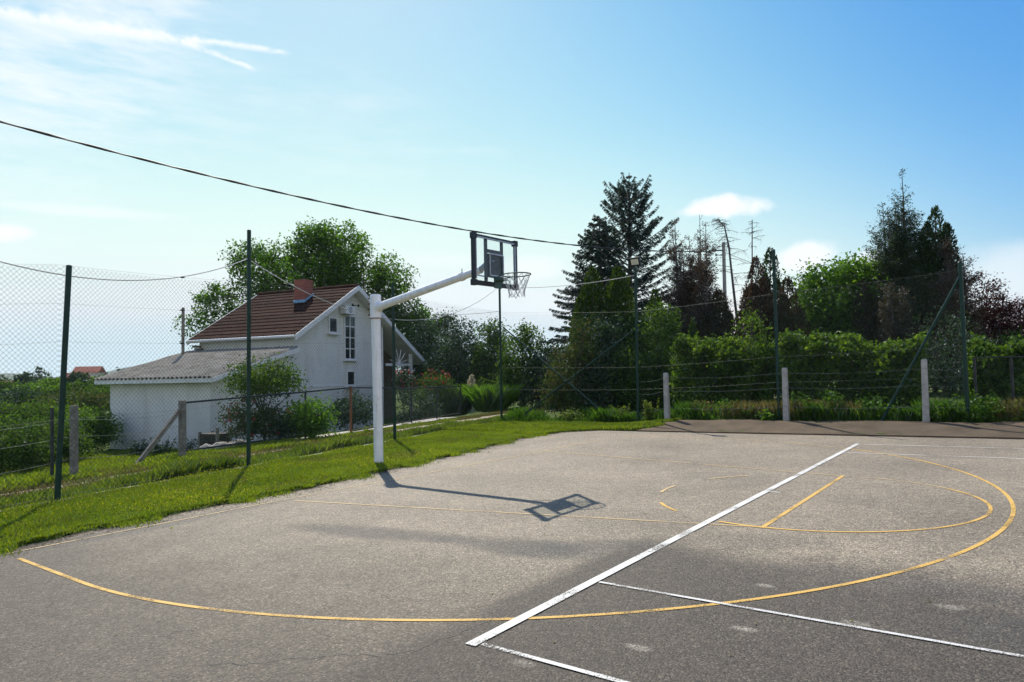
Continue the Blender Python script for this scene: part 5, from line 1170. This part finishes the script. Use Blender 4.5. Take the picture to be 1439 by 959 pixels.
def far_house(label, px, py, Y, w):
    c = pos(px, py, Y); g0 = hz1(c[0], c[1]); W = wpx(w, Y)/2; g = thing('distant_house', label, 'house', np.array([c[0], c[1], g0])); h = c[2]-g0; e = h-wpx(9, Y)
    b = np.array([c[0], c[1], g0]); X = np.array([1, .15, 0]); Yv = np.array([-.15, 1, 0])
    build('wall', MB().prism([b-X*W, b+X*W, b+X*W+Z3*e, b-X*W+Z3*e], Yv*W*1.4), plain('far_wall', (.5, .46, .4), (.55, .5, .45)), g)
    build('roof', MB().prism([b-X*W*1.1+Z3*e-Yv*.3, b-X*W*1.1+Z3*h+Yv*W*.7, b-X*W*1.1+Z3*e+Yv*(W*1.4+.3)], X*W*2.2), plain('far_red_roof', (.22, .065, .04), (.3, .095, .06), .5, .9), g)
far_house('distant red-roofed house right of the first green post', 120, 515, 175, 32)
far_house('distant lower red-roofed house behind the first green post', 104, 524, 150, 26)
far_house('distant brown-roofed barn at the left edge', 4, 536, 95, 48)
def far_wood():
    n = 60000; az = rng.uniform(-.75, .75, n); D = rng.uniform(260, 900, n); x = D*np.sin(az); y = D*np.cos(az); g = hz(x, y)
    hgt = 10*(.6+.25*np.sin(az*60+D*.02)+.25*np.sin(az*143)+.2*np.sin(az*31+2)); P = np.stack([x, y, g+hgt*rng.random(n)**.6], 1)
    V, F = leafquads(P, 1.5*rng.uniform(.6, 1.6, n)*D/400, None, .75, .5); tag(npmesh('far_woodland', V, F, M['fartree']), kind='stuff')
far_wood()
def hills():
    P = []
    for j, (D, hh) in enumerate(((1700, 0), (2000, .62), (2300, 1.0), (2550, .8), (2760, .0))):
        row = []
        for i in range(241):
            az = -1.0+2.0*i/240; px = PW/2+FPX*math.tan(az)
            H = 30+50*math.exp(-((px-190)/48)**2)+34*math.exp(-((px-5)/40)**2)+6*math.sin(az*40)+8*math.sin(az*13+1); row.append((D*math.sin(az), D*math.cos(az), -25+hh*(H*.62+25)))
        P.append(row)
    tag(build('hills', MB().grid(P), plain('wooded_hills', (.03, .05, .02), (.06, .085, .03), .01, .95), smooth=True), kind='structure')
hills()
#PART4
# ------------------------------------------------------------------ the air over the far valley
def haze():
    mt, nt, out = newmat('valley_air'); v = nt.nodes.new('ShaderNodeVolumePrincipled')
    v.inputs['Color'].default_value = (.74, .87, .95, 1); v.inputs['Density'].default_value = 1.3e-4; v.inputs['Anisotropy'].default_value = .35
    nt.links.new(v.outputs[0], out.inputs['Volume'])
    b = MB().box((0, 0, 20), (2950, 0, 0), (0, 2950, 0), (0, 0, 58))
    tag(build('haze', b, mt), kind='stuff')
haze()
